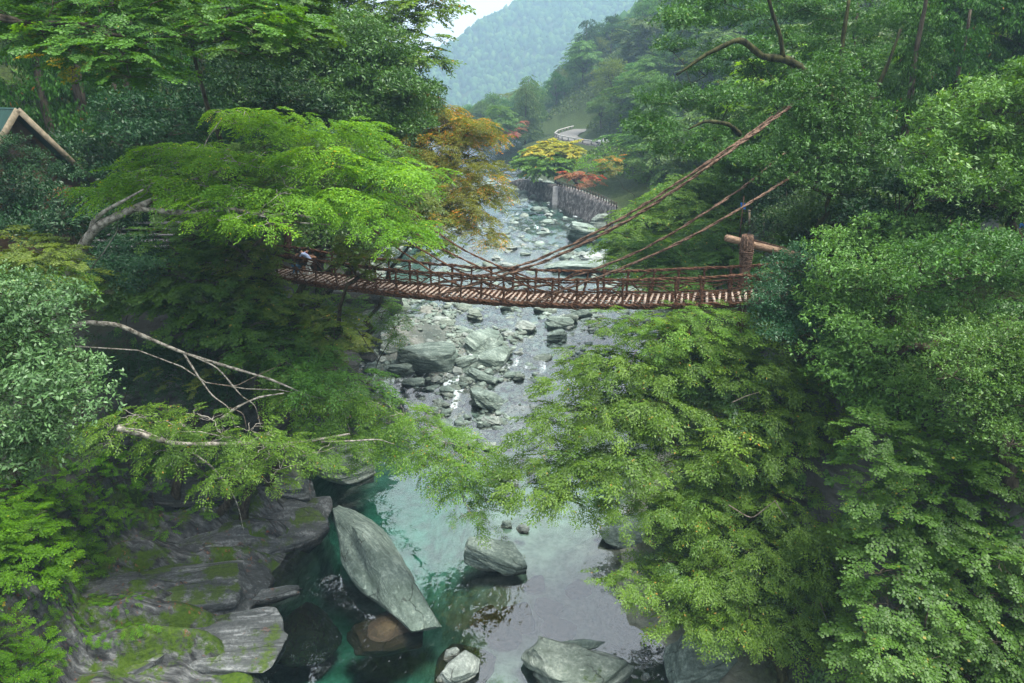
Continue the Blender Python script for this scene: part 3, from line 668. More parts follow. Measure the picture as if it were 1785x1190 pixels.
# ledges on the left shore
def ledge(label, px, py, z, dims, rot, seed, mt='rock_ledge', **k):
    p = atZ(px, py, z); o = ob('rock_ledge', rock_mesh('rock_ledge', seed, dims, sub=6, **k), M[mt], loc=tuple(p)); o.rotation_euler = tuple(rad(v) for v in rot)
    return tag(o, label, 'rock ledge')
ledge('broad slate-grey ledge with white streaks reaching into the green pool', 415, 950, .2, (12.5, 7.0, 3.6), (6, 7, 18), 41, 'rock_ledge', box=.65, cuts=12, strata=.03, sdir=(.15, -.5, .85))
ledge('blocky pale corner of the ledge nearest the leaning boulder', 520, 905, .6, (3.0, 3.2, 1.8), (4, 8, 30), 42, 'rock_ledge_bare', box=.6, strata=.05, sdir=(.1, -.5, .85))
ledge('pale rock ledge at the bottom left with brown leaf litter in its cracks', 360, 1140, .0, (10, 5.2, 3.0), (6, 6, 16), 43, 'rock_ledge_bare', box=.6, cuts=12, strata=.04, sdir=(.1, -.6, .8))
ledge('dark mossy ledge between the broad slate ledge and the bottom pale ledge', 250, 1045, 1.0, (12, 5.6, 3.4), (6, 10, 20), 44, 'rock_ledge', box=.6, strata=.035, sdir=(.1, -.5, .85))
ledge('thin white-banded rock shelf at the water line under the slate ledge', 430, 1050, .15, (6.8, 1.1, .9), (0, 4, 26), 45, 'rock_ledge_bare', box=.6, strata=.06, sdir=(.1, -.5, .85))
ledge('dark leaf-strewn ledge in the bottom left corner', 190, 1150, 1.0, (8.5, 4.6, 3.0), (4, 8, 18), 46, 'rock_ledge', box=.6, strata=.04, sdir=(.1, -.5, .85))
ledge('pale upper end of the rock shore by the pool, under the leafy branch', 505, 858, 1.2, (4.2, 3.4, 2.6), (4, 12, 30), 47, 'rock_ledge_bare', box=.6, strata=.045, sdir=(.1, -.5, .85))
ledge('dark overhanging rock face behind the slate ledge', 330, 850, 3.2, (10, 3.0, 2.6), (4, 6, 12), 48, 'rock_dark', box=.7, strata=.05, sdir=(.1, -.2, 1))
ledge('brown-grey sloping rock by the pool inlet under the left branch', 590, 805, 1.0, (5.5, 3.6, 3.2), (4, 8, 35), 49, 'rock_mossy', box=.6, strata=.05)
# cliff blocks under the left end of the bridge
def blk(label, px, py, Y, dims, rot, seed, mt='rock_dark', **k):
    p = atY(px, py, Y); o = ob('cliff_block', rock_mesh('cliff_block', seed, dims, sub=5, **k), M[mt], loc=tuple(p)); o.rotation_euler = tuple(rad(v) for v in rot)
    return tag(o, label, 'rock')
blk('layered grey cliff block under the left end of the bridge', 628, 562, 56, (6.2, 4.5, 3.2), (0, -4, 6), 51, 'rock_mossy', box=.8, cuts=5, strata=.035, sdir=(0, .1, 1))
blk('upper brown-grey cliff block right beneath the bridge deck', 640, 525, 57, (6.0, 4.5, 2.6), (0, 3, -8), 52, 'rock_dark', box=.8, cuts=5, strata=.035, sdir=(0, .1, 1))
blk('lower dark cliff block behind the pointed stone', 590, 600, 55, (7.0, 4.5, 3.0), (0, 0, 4), 53, 'rock_dark', box=.8, cuts=5, strata=.04, sdir=(0, .1, 1))
blk('deep dark rock face in the hollow below the left trees', 480, 690, 44, (13, 4, 6.5), (0, 3, 10), 54, 'rock_dark', box=.8, cuts=6, strata=.04, sdir=(0, .1, 1))
blk('dark rock face with bands left of the bridge foot', 470, 600, 47, (9, 4, 5.5), (0, 3, 6), 55, 'rock_dark', box=.8, cuts=6, strata=.04, sdir=(0, .1, 1))
# the big rocks of the rapids, on the rising bed
def zr(px, py):
    z = 1.5
    for _ in range(8): z = float(Wl(atZ(px, py, z)[1]))
    return z
RAP = [
 ('huge rounded two-tone boulder, the largest one in the rapids', 745, 636, 112, .52, .75, 8, (0, 4), 'rock', 71, dict(sub=6, box=.6, cuts=7, strata=.02, sink=.22)),
 ('grey sandy rock shelf joined to the back of the largest rapids boulder', 708, 612, 80, .5, .8, 0, (0, 0), 'rock_mossy', 72, dict(sub=5, box=.7)),
 ('pointed green-grey stone leaning on the left cliff', 660, 612, 36, 1.15, .7, 20, (0, 18), 'rock', 73, dict(sub=5)),
 ('round grey stone left of the largest rapids boulder', 643, 624, 44, .6, .7, 0, (0, 0), 'rock', 74, dict(sub=5)),
 ('low grey stone below the round one on the left shore', 648, 642, 40, .4, .7, 10, (0, 0), 'rock', 75, dict()),
 ('smooth dark grey stone at the foot of the largest rapids boulder', 700, 650, 50, .5, .7, -20, (0, 0), 'rock', 76, dict(sub=5)),
 ('flat dark stone on the gravel under the largest rapids boulder', 722, 669, 44, .3, .5, 10, (0, 0), 'rock', 77, dict()),
 ('upper long green slab tipped toward the white water', 845, 605, 62, .5, 1.4, -42, (4, 22), 'rock', 78, dict(sub=5, box=.6, cuts=6)),
 ('lower long green slab tipped beside the white water', 862, 632, 48, .55, 1.5, -38, (6, 20), 'rock', 79, dict(sub=5, box=.6)),
 ('mossy green boulder wedged left of the tipped slabs', 815, 640, 50, .6, .8, 30, (0, -10), 'rock', 80, dict(sub=5)),
 ('low wedge-shaped green boulder in front of the tipped slabs', 838, 662, 64, .42, .55, -18, (0, 12), 'rock', 81, dict(sub=5)),
 ('big pale striped boulder below the rapids, the lowest large one', 849, 706, 74, .48, .75, 14, (0, 10), 'rock', 82, dict(sub=6, sdir=(.5, 0, .9))),
 ('pale boulder just downstream of the striped one', 858, 737, 44, .42, .6, 15, (0, 5), 'rock_pale', 83, dict(sub=5)),
 ('small dark stone beside the narrow chute', 902, 660, 22, .6, .8, 0, (0, 0), 'rock_mossy', 84, dict()),
 ('dark cube-like stone in the white chute', 882, 618, 26, .8, .8, 10, (0, 0), 'rock_mossy', 85, dict(box=.8)),
 ('flat stone by the chute under the striped boulder', 805, 668, 30, .25, .6, -15, (0, 0), 'rock_pale', 86, dict()),
 ('white-flecked boulder under the bridge, upper left of the chute', 917, 572, 46, .4, .8, 0, (0, 5), 'rock_pale', 87, dict(sub=5)),
 ('broad white-green slab in midstream below the bridge', 972, 566, 62, .38, .6, 8, (0, 4), 'rock', 88, dict(sub=5)),
 ('dark-sided pale boulder nearest the right leaves below the bridge', 970, 590, 42, .55, .7, 10, (0, -8), 'rock', 89, dict(sub=5)),
 ('pale boulder right under the bridge deck, right of midstream', 1015, 549, 48, .42, .65, -8, (0, 5), 'rock', 90, dict(sub=5)),
 ('dark low boulder under the bridge deck in midstream', 950, 541, 46, .3, .6, 0, (0, 0), 'rock_mossy', 91, dict()),
 ('pale green block directly beneath the middle of the deck', 886, 537, 42, .35, .6, 0, (0, 0), 'rock', 92, dict(box=.8)),
 ('dark green rounded boulder below the deck, left of midstream', 830, 553, 32, .7, .9, 0, (0, 0), 'rock_mossy', 93, dict(sub=5)),
 ('flat pale slab on the left gravel below the deck', 765, 562, 46, .28, .6, 0, (0, 0), 'rock_pale', 94, dict()),
 ('flat green stone on the sand bank below the deck', 785, 588, 34, .3, .7, 0, (0, 0), 'rock', 95, dict()),
 ('white stone at the edge of the sand bank', 812, 603, 20, .4, .7, 10, (0, 0), 'rock_pale', 96, dict()),
 ('flat dark slab right of the rapids under the deck end', 1150, 562, 60, .2, .5, 12, (0, 0), 'rock_mossy', 97, dict()),
 ('dark slab behind the right leaves below the deck', 1128, 584, 40, .25, .5, 5, (0, 0), 'rock_mossy', 98, dict()),
 ('round grey boulder glimpsed through the leaves at the pool head, left one', 1018, 812, 44, .7, .8, 0, (0, 0), 'rock', 99, dict(sub=5)),
 ('grey boulder glimpsed through the leaves at the pool head, middle one', 1055, 800, 50, .55, .8, 30, (0, 0), 'rock_mossy', 100, dict(sub=5)),
 ('white boulder glimpsed through the leaves at the pool head, right one', 1125, 798, 36, .7, .8, 0, (0, 0), 'rock_pale', 101, dict(sub=5)),
 ('dark boulder below the hanging branch tip at the pool head', 885, 842, 42, .45, .8, 0, (0, 0), 'rock_mossy', 102, dict(sub=5)),
 ('low dark stone beside the stream above the pool head', 850, 778, 34, .35, .7, 0, (0, 0), 'rock_mossy', 103, dict()),
 ('brownish boulder at the head of the pool by the left branch', 812, 770, 60, .35, .7, 0, (0, 0), 'rock', 104, dict(sub=5)),
 # upstream
 ('low layered dark rock shelf upstream, right of the turquoise water', 1010, 466, 130, .13, .5, -4, (0, 0), 'rock', 105, dict(sub=5, box=.7, strata=.06)),
 ('second layered shelf upstream behind the crossing vines', 1055, 452, 110, .12, .5, -4, (0, 0), 'rock_pale', 106, dict(sub=5, box=.7, strata=.06)),
 ('large grey rock under the retaining wall upstream', 1018, 412, 62, .55, .9, 0, (0, 8), 'rock', 107, dict(sub=5, cuts=7)),
 ('dark rock beside the large grey one under the wall', 1052, 398, 50, .8, .9, 20, (0, 0), 'rock_mossy', 108, dict(sub=5)),
 ('small dark stone in the turquoise water upstream', 916, 443, 22, .25, .6, 0, (0, 0), 'rock_mossy', 109, dict()),
]
for (lb, px, py, wp, hr, dr, yw, tl, mt_, sd, kw) in RAP:
    rock(lb, px, py, wp, hr, dr, zr(px, py), yw, tl, mt_, sd, **kw)
# many small stones: copies of eight shapes
rng = np.random.RandomState(3)
protos = [rock_mesh('river_stone', 200+i, (1, .62+.05*i % .3, .38+.04*(i % 4)), sub=3, strata=.05) for i in range(8)]
small = {}
RB = {'gravel': ([(640, 560), (700, 535), (930, 535), (1060, 545), (1040, 600), (930, 640), (900, 700), (870, 760), (800, 760), (770, 700), (700, 690), (610, 660), (620, 600)], 168),
      'up': ([(860, 355), (960, 360), (1050, 420), (1000, 470), (880, 480), (760, 480), (700, 430), (800, 395)], 60), 'head': ([(840, 760), (960, 760), (1120, 790), (1080, 830), (900, 860), (860, 830)], 22)}
for kx, (poly, cnt) in RB.items():
    k = 0
    while k < cnt:
        q = (rng.uniform(600, 1130), rng.uniform(350, 870))
        if not inpoly(q, poly): continue
        if kx == 'gravel' and inpoly(q, [(680, 566), (800, 566), (790, 596), (660, 596)]) and rng.rand() < .85: continue
        z0 = zr(*q); p = atZ(q[0], q[1], z0); z1 = max(Hs(p[0], p[1]), z0-.25)
        mi = rng.randint(8); s = rng.uniform(.35, 1.7)*(1 if kx != 'up' else 1.5)*(.55 if rng.rand() < .5 else 1)
        o = bpy.data.objects.new('river_stone', protos[mi]); COL.objects.link(o)
        o.location = (p[0], p[1], z1+.1*s); o.scale = (s, s, s*rng.uniform(.7, 1.1)); o.rotation_euler = (rng.normal(0, .15), rng.normal(0, .15), rng.rand()*6.28)
        if not protos[mi].materials: protos[mi].materials.append(M[['rock', 'rock_pale', 'rock_pale', 'rock', 'rock_mossy', 'rock_pale', 'rock', 'rock'][mi]])
        tag(o, {'gravel': 'small grey-green stone among the many littering the rapids below the bridge', 'up': 'small pale stone on the gravel bars upstream of the bridge', 'head': 'small stone at the head of the pale pool behind the leaves'}[kx], 'rock',
            {'gravel': 'small stones in the rapids', 'up': 'stones on the bars upstream', 'head': 'stones at the pool head'}[kx]); k += 1

# loose stones nobody could count
rs_ = np.random.RandomState(9); n_ = 38000; y_ = 48+rs_.rand(n_)**1.25*110; x_ = rs_.uniform(-17, 18, n_); z_ = H(x_, y_)
nb_ = fbm(np.stack([x_*.3, y_*.3, 0*x_], -1), 3); k_ = (z_ > Wl(y_)-.5)&(z_ < Wl(y_)+1.8)&(nb_ > np.where(y_ > 80, -.12, -.5))&(x_ > np.interp(y_, YS, LX)-1.5)&(x_ < np.interp(y_, YS, RX)+1)
k_ &= ~((abs(x_+9.5) < 3.2)&(abs(y_-63) < 3.6)&(rs_.rand(n_) < .9)); x_, y_, z_ = x_[k_], y_[k_], z_[k_]; n_ = len(x_)
for q_ in range(2):
    PV = []; PF = []; PT = []; off_ = 0
    for s_ in range(6):
        V0, F0 = rock_verts(700+s_, (1, .7, .5), sub=2, cuts=5); sel = np.arange(n_) % 12 == s_+6*q_; m_ = sel.sum()
        R_ = rotm(rs_.rand(m_)*6.28, rs_.normal(0, .2, m_), rs_.normal(0, .2, m_))*(rs_.lognormal(-1.3, .6, m_)*(1+(y_[sel]-48)*.012))[:, None, None]
        V_ = np.einsum('nij,lj->nli', R_, V0)+np.stack([x_[sel], y_[sel], z_[sel]+.04], -1)[:, None]; PV.append(V_.reshape(-1, 3)); PF.append((F0[None]+(np.arange(m_)*len(V0))[:, None, None]).reshape(-1, 3)+off_); off_ += m_*len(V0)
    me_ = mesh_np('river_gravel', np.concatenate(PV), np.concatenate(PF), smooth=False); tag(ob('river_gravel', me_, M['rock_mossy' if q_ else 'rock']), kind='stuff')

# ------------------------------------------------------------------ the vine bridge
th15 = rad(15); NN = np.array([math.sin(th15), math.cos(th15), 0]); AX = np.array([math.cos(th15), -math.sin(th15), 0]); DN, DF = 33.2, 35.0
def onp(px, py, D): 
    r = ray(px, py); return C0+r*(D/(r[:2]@NN[:2]))
edge_px = [(470, 482), (556, 490), (632, 503), (727, 515), (771, 519), (880, 526), (1000, 531), (1130, 530), (1230, 528), (1310, 525), (1400, 520)]
ep = np.array([onp(x, y, DN) for x, y in edge_px]); et = ep@AX; ec = np.polyfit(et, ep[:, 2], 3)
T0, T1 = onp(440, 480, DN)@AX, onp(1400, 520, DN)@AX
def zd(tt): return np.polyval(ec, tt)
def bp(tt, D, dz=0): tt = np.asarray(tt, float); return AX*tt[..., None]+NN*np.asarray(D, float)[..., None]*np.ones_like(tt)[..., None]+np.array([0, 0, 1.])*(zd(tt)+dz)[..., None]
mid = bp(np.array([0.]), (DN+DF)/2)[0]
bridge = empty('vine_bridge', mid, 'brown woven vine suspension bridge with gapped plank deck hanging across the gorge', 'bridge')
rng = np.random.RandomState(5)
def rope(mb, P, r, strands=3, twist=2.2, wob=.35, seed=0, frizz=0, sides=5):
    P = np.asarray(P, float); seg = np.linalg.norm(np.diff(P, axis=0), axis=1); s = np.concatenate([[0], np.cumsum(seg)])
    n = max(4, int(s[-1]/.09)); q = np.linspace(0, s[-1], n); C = np.stack([np.interp(q, s, P[:, k]) for k in range(3)], -1)
    T = np.gradient(C, axis=0); T /= np.linalg.norm(T, axis=1, keepdims=True); U = np.array([0, 0, 1.])*np.ones_like(T)
    if abs(T[:, 2]).mean() > .8: U = np.array([1., 0, 0])*np.ones_like(T)
    A = np.cross(T, U); A /= np.linalg.norm(A, axis=1, keepdims=True); B = np.cross(T, A)
    for k in range(strands):
        ph = 6.283*k/strands+q*twist*2+1.3*vn(np.stack([q*.8, 0*q+seed, 0*q+k], -1)); rr = r*.55*(1+.35*vn(np.stack([q*1.5, 0*q+seed+9, 0*q+k], -1)))
        mb.tube(C+A*(np.cos(ph)*rr)[:, None]+B*(np.sin(ph)*rr)[:, None], r*.56*(1+.3*vn(np.stack([q*4, 0*q+seed+5, 0*q+k], -1))), sides, wob, seed+k)
    for _ in range(int(frizz*s[-1])):
        j = rng.randint(n-1); d = rng.normal(size=3); d /= np.linalg.norm(d); l = rng.uniform(.06, .2)
        mb.tube([C[j]+d*r*.5, C[j]+d*l*.6+T[j]*l*.3, C[j]+d*l*.8+T[j]*l*.9-np.array([0, 0, .05])], [.012, .009, .004], 3)
tt = np.linspace(T0, T1, 60)
for D, side in ((DN, 'near'), (DF, 'far')):
    mb = MB(); rope(mb, bp(tt, D, -.03), .10, 4, 2, .4, 11, 10); rope(mb, bp(tt, D+(.05 if D == DN else -.05), -.17), .08, 3, 2, .4, 12, 8); kid(mb, 'deck_rope', M['vine'], bridge)
    for hz, r_, sd in ((1.25, .075, 13), (.62, .05, 14)):
        wv = .04*vn(np.stack([tt*.7, tt*0+sd, tt*0+D], -1)); mb = MB(); rope(mb, bp(tt, D+.03, hz+wv), r_, 3, 2.4, .4, sd, 6); kid(mb, 'handrail' if hz > 1 else 'mid_rail', M['vine'], bridge)
    # loose lattice of thin vines between the rails
    for k in range(44):
        t0 = rng.uniform(T0, T1-1.5); ln = rng.uniform(.8, 2.6); z0, z1 = rng.uniform(0, 1.2, 2); mb = MB()
        q = np.linspace(0, 1, 9); mb.tube(bp(t0+ln*q, D+rng.uniform(-.06, .06), z0+(z1-z0)*q+.12*np.sin(q*6+rng.rand()*6)), rng.uniform(.018, .036), 5, .5, k)
        kid(mb, 'lattice_vine', M['vine'], bridge)
k = 0; pt = T0+.5
while pt < T1:
    for D in (DN, DF):
        lean = rng.normal(0, .09); mb = MB(); q = np.linspace(0, 1, 7)
        rope(mb, AX*(pt+lean*q[:, None])+NN*D+np.array([0, 0, 1.])*(zd(pt)+-.22+1.5*q[:, None]), rng.uniform(.05, .065), 3, 3, .4, k, 8)
        c = AX*(pt+lean)+NN*D+np.array([0, 0, zd(pt)+1.25])
        for zc_, rr in ((1.25, .10), (.62, .08), (0, .13)):
            a = np.linspace(0, 18, 40); cc = AX*(pt+lean*zc_/1.25)+NN*D+np.array([0, 0, zd(pt)+zc_])
            mb.tube(cc+AX*(rr*.9*np.cos(a))[:, None]+NN*(rr*.9*np.sin(a))[:, None]+np.array([0, 0, 1.])*((a/18-.5)*.2)[:, None], .018, 4)
        kid(mb, 'rail_post', M['vine'], bridge); k += 1
    pt += 1.17+rng.uniform(-.14, .14)
np_ = 98; pl = np.linspace(T0+.15, T1-.1, np_)
for k, p_ in enumerate(pl):
    mb = MB(); c = AX*p_+NN*((DN+DF)/2)+np.array([0, 0, zd(p_)+.06+rng.uniform(-.012, .012)]); sk = rng.normal(0, .045)
    x = NN*(DF-DN)/2*1.02+AX*sk; hw = rng.uniform(.045, .06); dz_ = (zd(p_+.1)-zd(p_-.1))/.2; X2 = AX+np.array([0, 0, dz_]); X2 /= np.linalg.norm(X2)
    mb.box(c, x, X2*hw, np.array([0, 0, .03])); kid(mb, 'plank', M['plank'], bridge, False)
for D in np.linspace(DN+.25, DF-.25, 4):
    mb = MB(); q = np.linspace(T0, T1, 420); mb.tube(bp(q, D+.04*vn(np.stack([q*2, q*0+D, q*0], -1)), .03+.07*np.sin(q*2*math.pi/((T1-T0)/np_)/2)), .038, 5, .3, int(D*7)); 
    mb.tube(bp(q, D+.07, .02-.06*np.sin(q*2*math.pi/((T1-T0)/np_)/2)), .03, 5, .3, int(D*5)); kid(mb, 'deck_lashing', M['vine'], bridge)
for k in range(90):
    t0 = rng.uniform(T0, T1-.6); D = DN if rng.rand() < .7 else DF; q = np.linspace(0, 1, 7)
    mb = MB(); mb.tube(bp(t0+rng.uniform(.2, .9)*q, D+rng.uniform(-.12, .25)+.1*q*rng.normal(), -.12+.2*rng.rand()+.14*np.sin(q*5+rng.rand()*6)), rng.uniform(.012, .03), 4, .3, k)
    kid(mb, 'edge_vine', M['vine'], bridge)
# slanting suspension vines, each from the deck edge up to a tree on the bank
SUS = [
 ([(745, 520, DN), (860, 485, DN), (940, 460, DN), (1000, 433, DN), (1100, 382, DN), (1185, 325, DN), (1270, 265, DN+.5), (1355, 203, DN+3), (1400, 168, DN+5), (1430, 148, DN+7)], .075),
 ([(690, 505, DF), (860, 478, DF), (930, 455, DF), (1000, 425, DF), (1100, 372, DF), (1185, 316, DF), (1275, 256, DF+.5), (1352, 200, DF+3), (1400, 165, DF+5), (1425, 148, DF+6)], .07),
 ([(925, 528, DN), (1000, 498, DN), (1070, 473, DN), (1135, 446, DN), (1210, 410, DN), (1300, 358, DN+.5), (1392, 300, DN+4), (1430, 272, DN+6)], .062),
 ([(880, 512, DF), (960, 494, DF), (1040, 468, DF), (1110, 440, DF), (1180, 402, DF), (1250, 357, DF), (1302, 322, DF+3), (1345, 285, DF+6), (1370, 266, DF+8)], .062),
 ([(1010, 510, DF), (935, 488, DF), (870, 465, DF), (810, 437, DF), (760, 405, DF), (705, 358, DF), (640, 300, DF), (585, 250, DF)], .05),
 ([(1010, 527, DN), (940, 505, DN), (885, 487, DN), (830, 463, DN), (770, 434, DN), (720, 405, DN), (660, 365, DN), (600, 320, DN)], .05),
 ([(900, 528, DN), (830, 508, DN), (780, 490, DN), (735, 462, DN), (690, 430, DN), (640, 392, DN), (590, 350, DN)], .05),
 ([(900, 508, DF), (845, 492, DF), (800, 473, DF), (755, 447, DF), (705, 418, DF), (650, 380, DF), (600, 345, DF)], .05)]
for k, (pts, r_) in enumerate(SUS):
    P = np.array([onp(*p) for p in pts]); n = len(P); q = np.linspace(0, n-1, n*8); C = np.stack([np.interp(q, np.arange(n), P[:, j]) for j in range(3)], -1)
    for _ in range(10): C[1:-1] = C[:-2]*.25+C[1:-1]*.5+C[2:]*.25
    mb = MB(); rope(mb, C, r_, 3, 1.6, .4, 40+k, 3); kid(mb, 'suspension_vine', M['vine_old' if k < 4 else 'vine'], bridge)
# hanging bundle and log at the right bank
def D_at(px, py, D, z=None): return onp(px, py, D)
g0 = onp(1303, 413, DF+.2); g1 = onp(1297, 488, DF+.2)
bd = empty('wrapped_post', g1, 'stout post wrapped in brown vines standing at the right bridge end', 'post')
mb = MB(); mb.tube([g0+(g1-g0)*a for a in np.linspace(-.02, 2.2, 14)], np.interp(np.linspace(0, 1, 14), [0, .4, 1], [.21, .27, .2]), 14, .15, 3); kid(mb, 'post_core', M['bark_brown'], bd)
mb = MB()
for k in range(26):
    a = k/26*6.283; q = np.linspace(-.05, 1.05, 12); rr = np.interp(q, [0, .15, .5, 1], [.24, .31, .27, .2]); dx = np.stack([np.cos(a+q*.7)*rr, np.sin(a+q*.7)*rr, 0*q], -1)
    mb.tube(g0+(g1-g0)*q[:, None]+dx, rng.uniform(.022, .035), 5, .3, k)
kid(mb, 'hanging_vines', M['vine_old'], bd)
mb = MB(); a = np.linspace(0, 6.283*16, 420); q = a/a[-1]; rr = np.interp(q, [0, .15, .5, 1], [.27, .335, .30, .24])
mb.tube(g0+(g1-g0)*(.22+.55*q)[:, None]+np.stack([np.cos(a)*rr, np.sin(a)*rr, .03*np.sin(a*1.7)], -1), .02, 4); kid(mb, 'vine_wrapping', M['vine_old'], bd)
l0 = onp(1266, 414, DF-.1); l1 = onp(1410, 450, DF+2.4); lg = empty('crossbeam_log', l0, 'weathered grey log laid through the top of the wrapped post', 'log')
mb = MB(); mb.tube(limb_path(rng, l0, l1+(l1-l0)*.35, 9, 0, .02), .17, 12, .12, 8); kid(mb, 'beam', M['log'], lg)
mb = MB()
for k in range(4): mb.tube([l0+(l1-l0)*a+np.array([0, 0, .14+.03*k]) for a in (.28, .6, .95)], .02, 4, .3, k)
kid(mb, 'vine_strands', M['vine_old'], lg)
# dark gate frames at the left bridge end
def frame(name, label, pts, r_, m_='bark_brown', cat='post'):
    P0 = np.array(pts[0][0]); e = empty(name, P0, label, cat)
    for nm, a, b, rr in [(p[2], p[0], p[1], p[3] if len(p) > 3 else r_) for p in pts]:
        mb = MB(); mb.tube(limb_path(rng, a, b, 8, 0, .03), rr, 10, .15, 3)
        if nm == 'post':
            aa = np.linspace(0, 6.283*9, 150); qq = aa/aa[-1]; mb.tube(np.array(a)+(np.array(b)-np.array(a))*qq[:, None]+np.stack([np.cos(aa), np.sin(aa), 0*aa], -1)*rr*1.12, .022, 4)
        kid(mb, nm, M[m_], e)
    return e
Yg_ = 39.5
frame('gate_frame', 'dark vine-lashed log frame at the left end of the bridge', [(atY(477, 455, Yg_), atY(474, 392, Yg_), 'post', .2), (atY(503, 450, Yg_+1.5), atY(500, 392, Yg_+1.5), 'post', .2), (atY(440, 405, Yg_-.2), atY(512, 393, Yg_+.4), 'crossbeam', .07)], .15)
frame('fallen_log', 'long brown log resting high across the left gate', [(atY(355, 384, Yg_-1), atY(560, 352, Yg_+1.5), 'beam')], .2, 'bark_brown', 'log')
frame('short_post', 'short dark lashed post left of the log frame', [(atY(447, 412, Yg_-.3), atY(446, 375, Yg_-.3), 'post', .13)], .13)
# ------------------------------------------------------------------ people at the left bridge end
def human(label, foot, face_deg, joints, radii, cloth, scale=1.0):
    """one skinned body; joints in metres, x right, y forward, z up"""
    e = empty('person', foot, label, 'person'); e.rotation_euler = (0, 0, rad(face_deg))
    names = ['pelvis', 'waist', 'chest', 'neck', 'head', 'crown', 'shl', 'ell', 'wrl', 'hal', 'shr', 'elr', 'wrr', 'har', 'hipl', 'knl', 'anl', 'tol', 'hipr', 'knr', 'anr', 'tor']
    E = [(0, 1), (1, 2), (2, 3), (3, 4), (4, 5), (2, 6), (6, 7), (7, 8), (8, 9), (2, 10), (10, 11), (11, 12), (12, 13), (0, 14), (14, 15), (15, 16), (16, 17), (0, 18), (18, 19), (19, 20), (20, 21)]
    me = bpy.data.meshes.new('body'); me.from_pydata([tuple(np.array(joints[n])*scale) for n in names], E, []); me.update()
    o = ob('body', me, None, e); sk = o.modifiers.new('skin', 'SKIN'); sk.use_smooth_shade = True
    for i, n in enumerate(names):
        v = me.skin_vertices[0].data[i]; r = radii.get(n, radii.get(n[:-1], .05))*scale; v.radius = (r, r); v.use_root = (i == 0)
    sb = o.modifiers.new('sub', 'SUBSURF'); sb.levels = sb.render_levels = 2
    dg = bpy.context.evaluated_depsgraph_get(); dg.update(); me2 = bpy.data.meshes.new_from_object(o.evaluated_get(dg)); o.modifiers.clear(); o.data = me2; me2.materials.clear()
    for c in cloth['mats']: me2.materials.append(c)
    J = {n: np.array(joints[n])*scale for n in names}; seg = [(J[names[a]], J[names[b]], names[b]) for a, b in E]
    for p in me2.polygons:
        c = np.array(p.center); best = min(seg, key=lambda s: np.linalg.norm(c-s[0]-(s[1]-s[0])*np.clip((c-s[0])@(s[1]-s[0])/((s[1]-s[0])@(s[1]-s[0])), 0, 1)))
        p.material_index = cloth['map'].get(best[2], 0); p.use_smooth = True
    hd = J['head']*.35+J['crown']*.65; V, F = ico(3); k = V[:, 1] < .35
    hv = hd+V*np.array([.098, .108, .115])*scale; F2 = F[np.array([(V[f, 1] < .45).all() for f in F])]
    ob('hair', mesh_np('hair', hv, F2, smooth=True), cloth['hair'], e)
    mb = MB(); f = J['head']*.45+J['crown']*.55+np.array([0, .095, 0])*scale; mb.tube([f, f+np.array([0, .03, -.02])*scale], [.012*scale, .016*scale], 6); kid_l(mb, 'nose', cloth['mats'][0], e)
    for s_ in (-1, 1):
        mb = MB(); h_ = J['hal' if s_ < 0 else 'har']; w_ = J['wrl' if s_ < 0 else 'wrr']; d = (h_-w_)/np.linalg.norm(h_-w_); sd = np.cross(d, [0, 1., .2]); sd /= np.linalg.norm(sd)
        for q in range(4): b = h_+sd*(q-1.5)*.018*scale; mb.tube([b, b+d*(.05+.012*(1.5-abs(q-1.5)))*scale, b+(d*.07+np.array([0, .02, -.01]))*scale], [.009*scale, .008*scale, .006*scale], 5)
        mb.tube([h_-d*.03+sd*.03, h_+sd*.06, h_+d*.03+sd*.065], [.01*scale, .009*scale, .007*scale], 5); kid_l(mb, 'fingers', cloth['mats'][0], e)
    return e
def kid_l(mb, name, m_, root): return mb.build(name, m_, root, True)
def flat_m(name, c, rough=.85):
    m, t = mat(name); n = tex(t, 'ShaderNodeTexNoise', 12, 3); prin(t, ramp(t, n.outputs[0], [(.3, g4(c, .8)), (.7, g4(c, 1.15))]), rough); return m
skin = flat_m('skin', (.42, .24, .16)); hairm = flat_m('hair', (.015, .012, .01)); jeans = flat_m('jeans', (.06, .13, .22)); maroon = flat_m('maroon_cloth', (.09, .015, .03)); blackc = flat_m('black_cloth', (.012, .012, .014))
bluec = flat_m('light_blue_cloth', (.32, .40, .62)); whitec = flat_m('white_cloth', (.62, .64, .62)); shoe = flat_m('shoe', (.5, .5, .48))
RD = dict(pelvis=.135, waist=.12, chest=.145, neck=.05, head=.085, crown=.075, sh=.062, el=.045, wr=.032, ha=.034, hip=.095, kn=.062, an=.042, to=.035)
def pose(bend, crouch=0, reach=(0.25, .45)):
    """bend: forward lean of the torso in metres; crouch: how far the hips sink"""
    h = .92-crouch; b = bend
    J = dict(pelvis=(0, -.1*b, h), waist=(0, .12*b, h+.18), chest=(0, .55*b, h+.40-.1*b), neck=(0, .78*b, h+.53-.18*b), head=(0, .92*b, h+.63-.22*b), crown=(0, 1.02*b, h+.76-.26*b))
    for s, n in ((-1, 'l'), (1, 'r')):
        J['sh'+n] = (s*.19, .62*b, h+.46-.14*b); J['el'+n] = (s*.25, .62*b+reach[0]*.6, h+.20-.1*b); J['wr'+n] = (s*.2, .62*b+reach[0]+.1, h+.12+reach[1]*.2-.12*b); J['ha'+n] = (s*.18, .62*b+reach[0]+.18, h+.11+reach[1]*.2-.12*b)
        J['hip'+n] = (s*.1, -.1*b, h-.06); J['kn'+n] = (s*.13, .10+crouch*.7, .48-crouch*.15); J['an'+n] = (s*.13, -.02, .08); J['to'+n] = (s*.15, .16, .04)
    return J
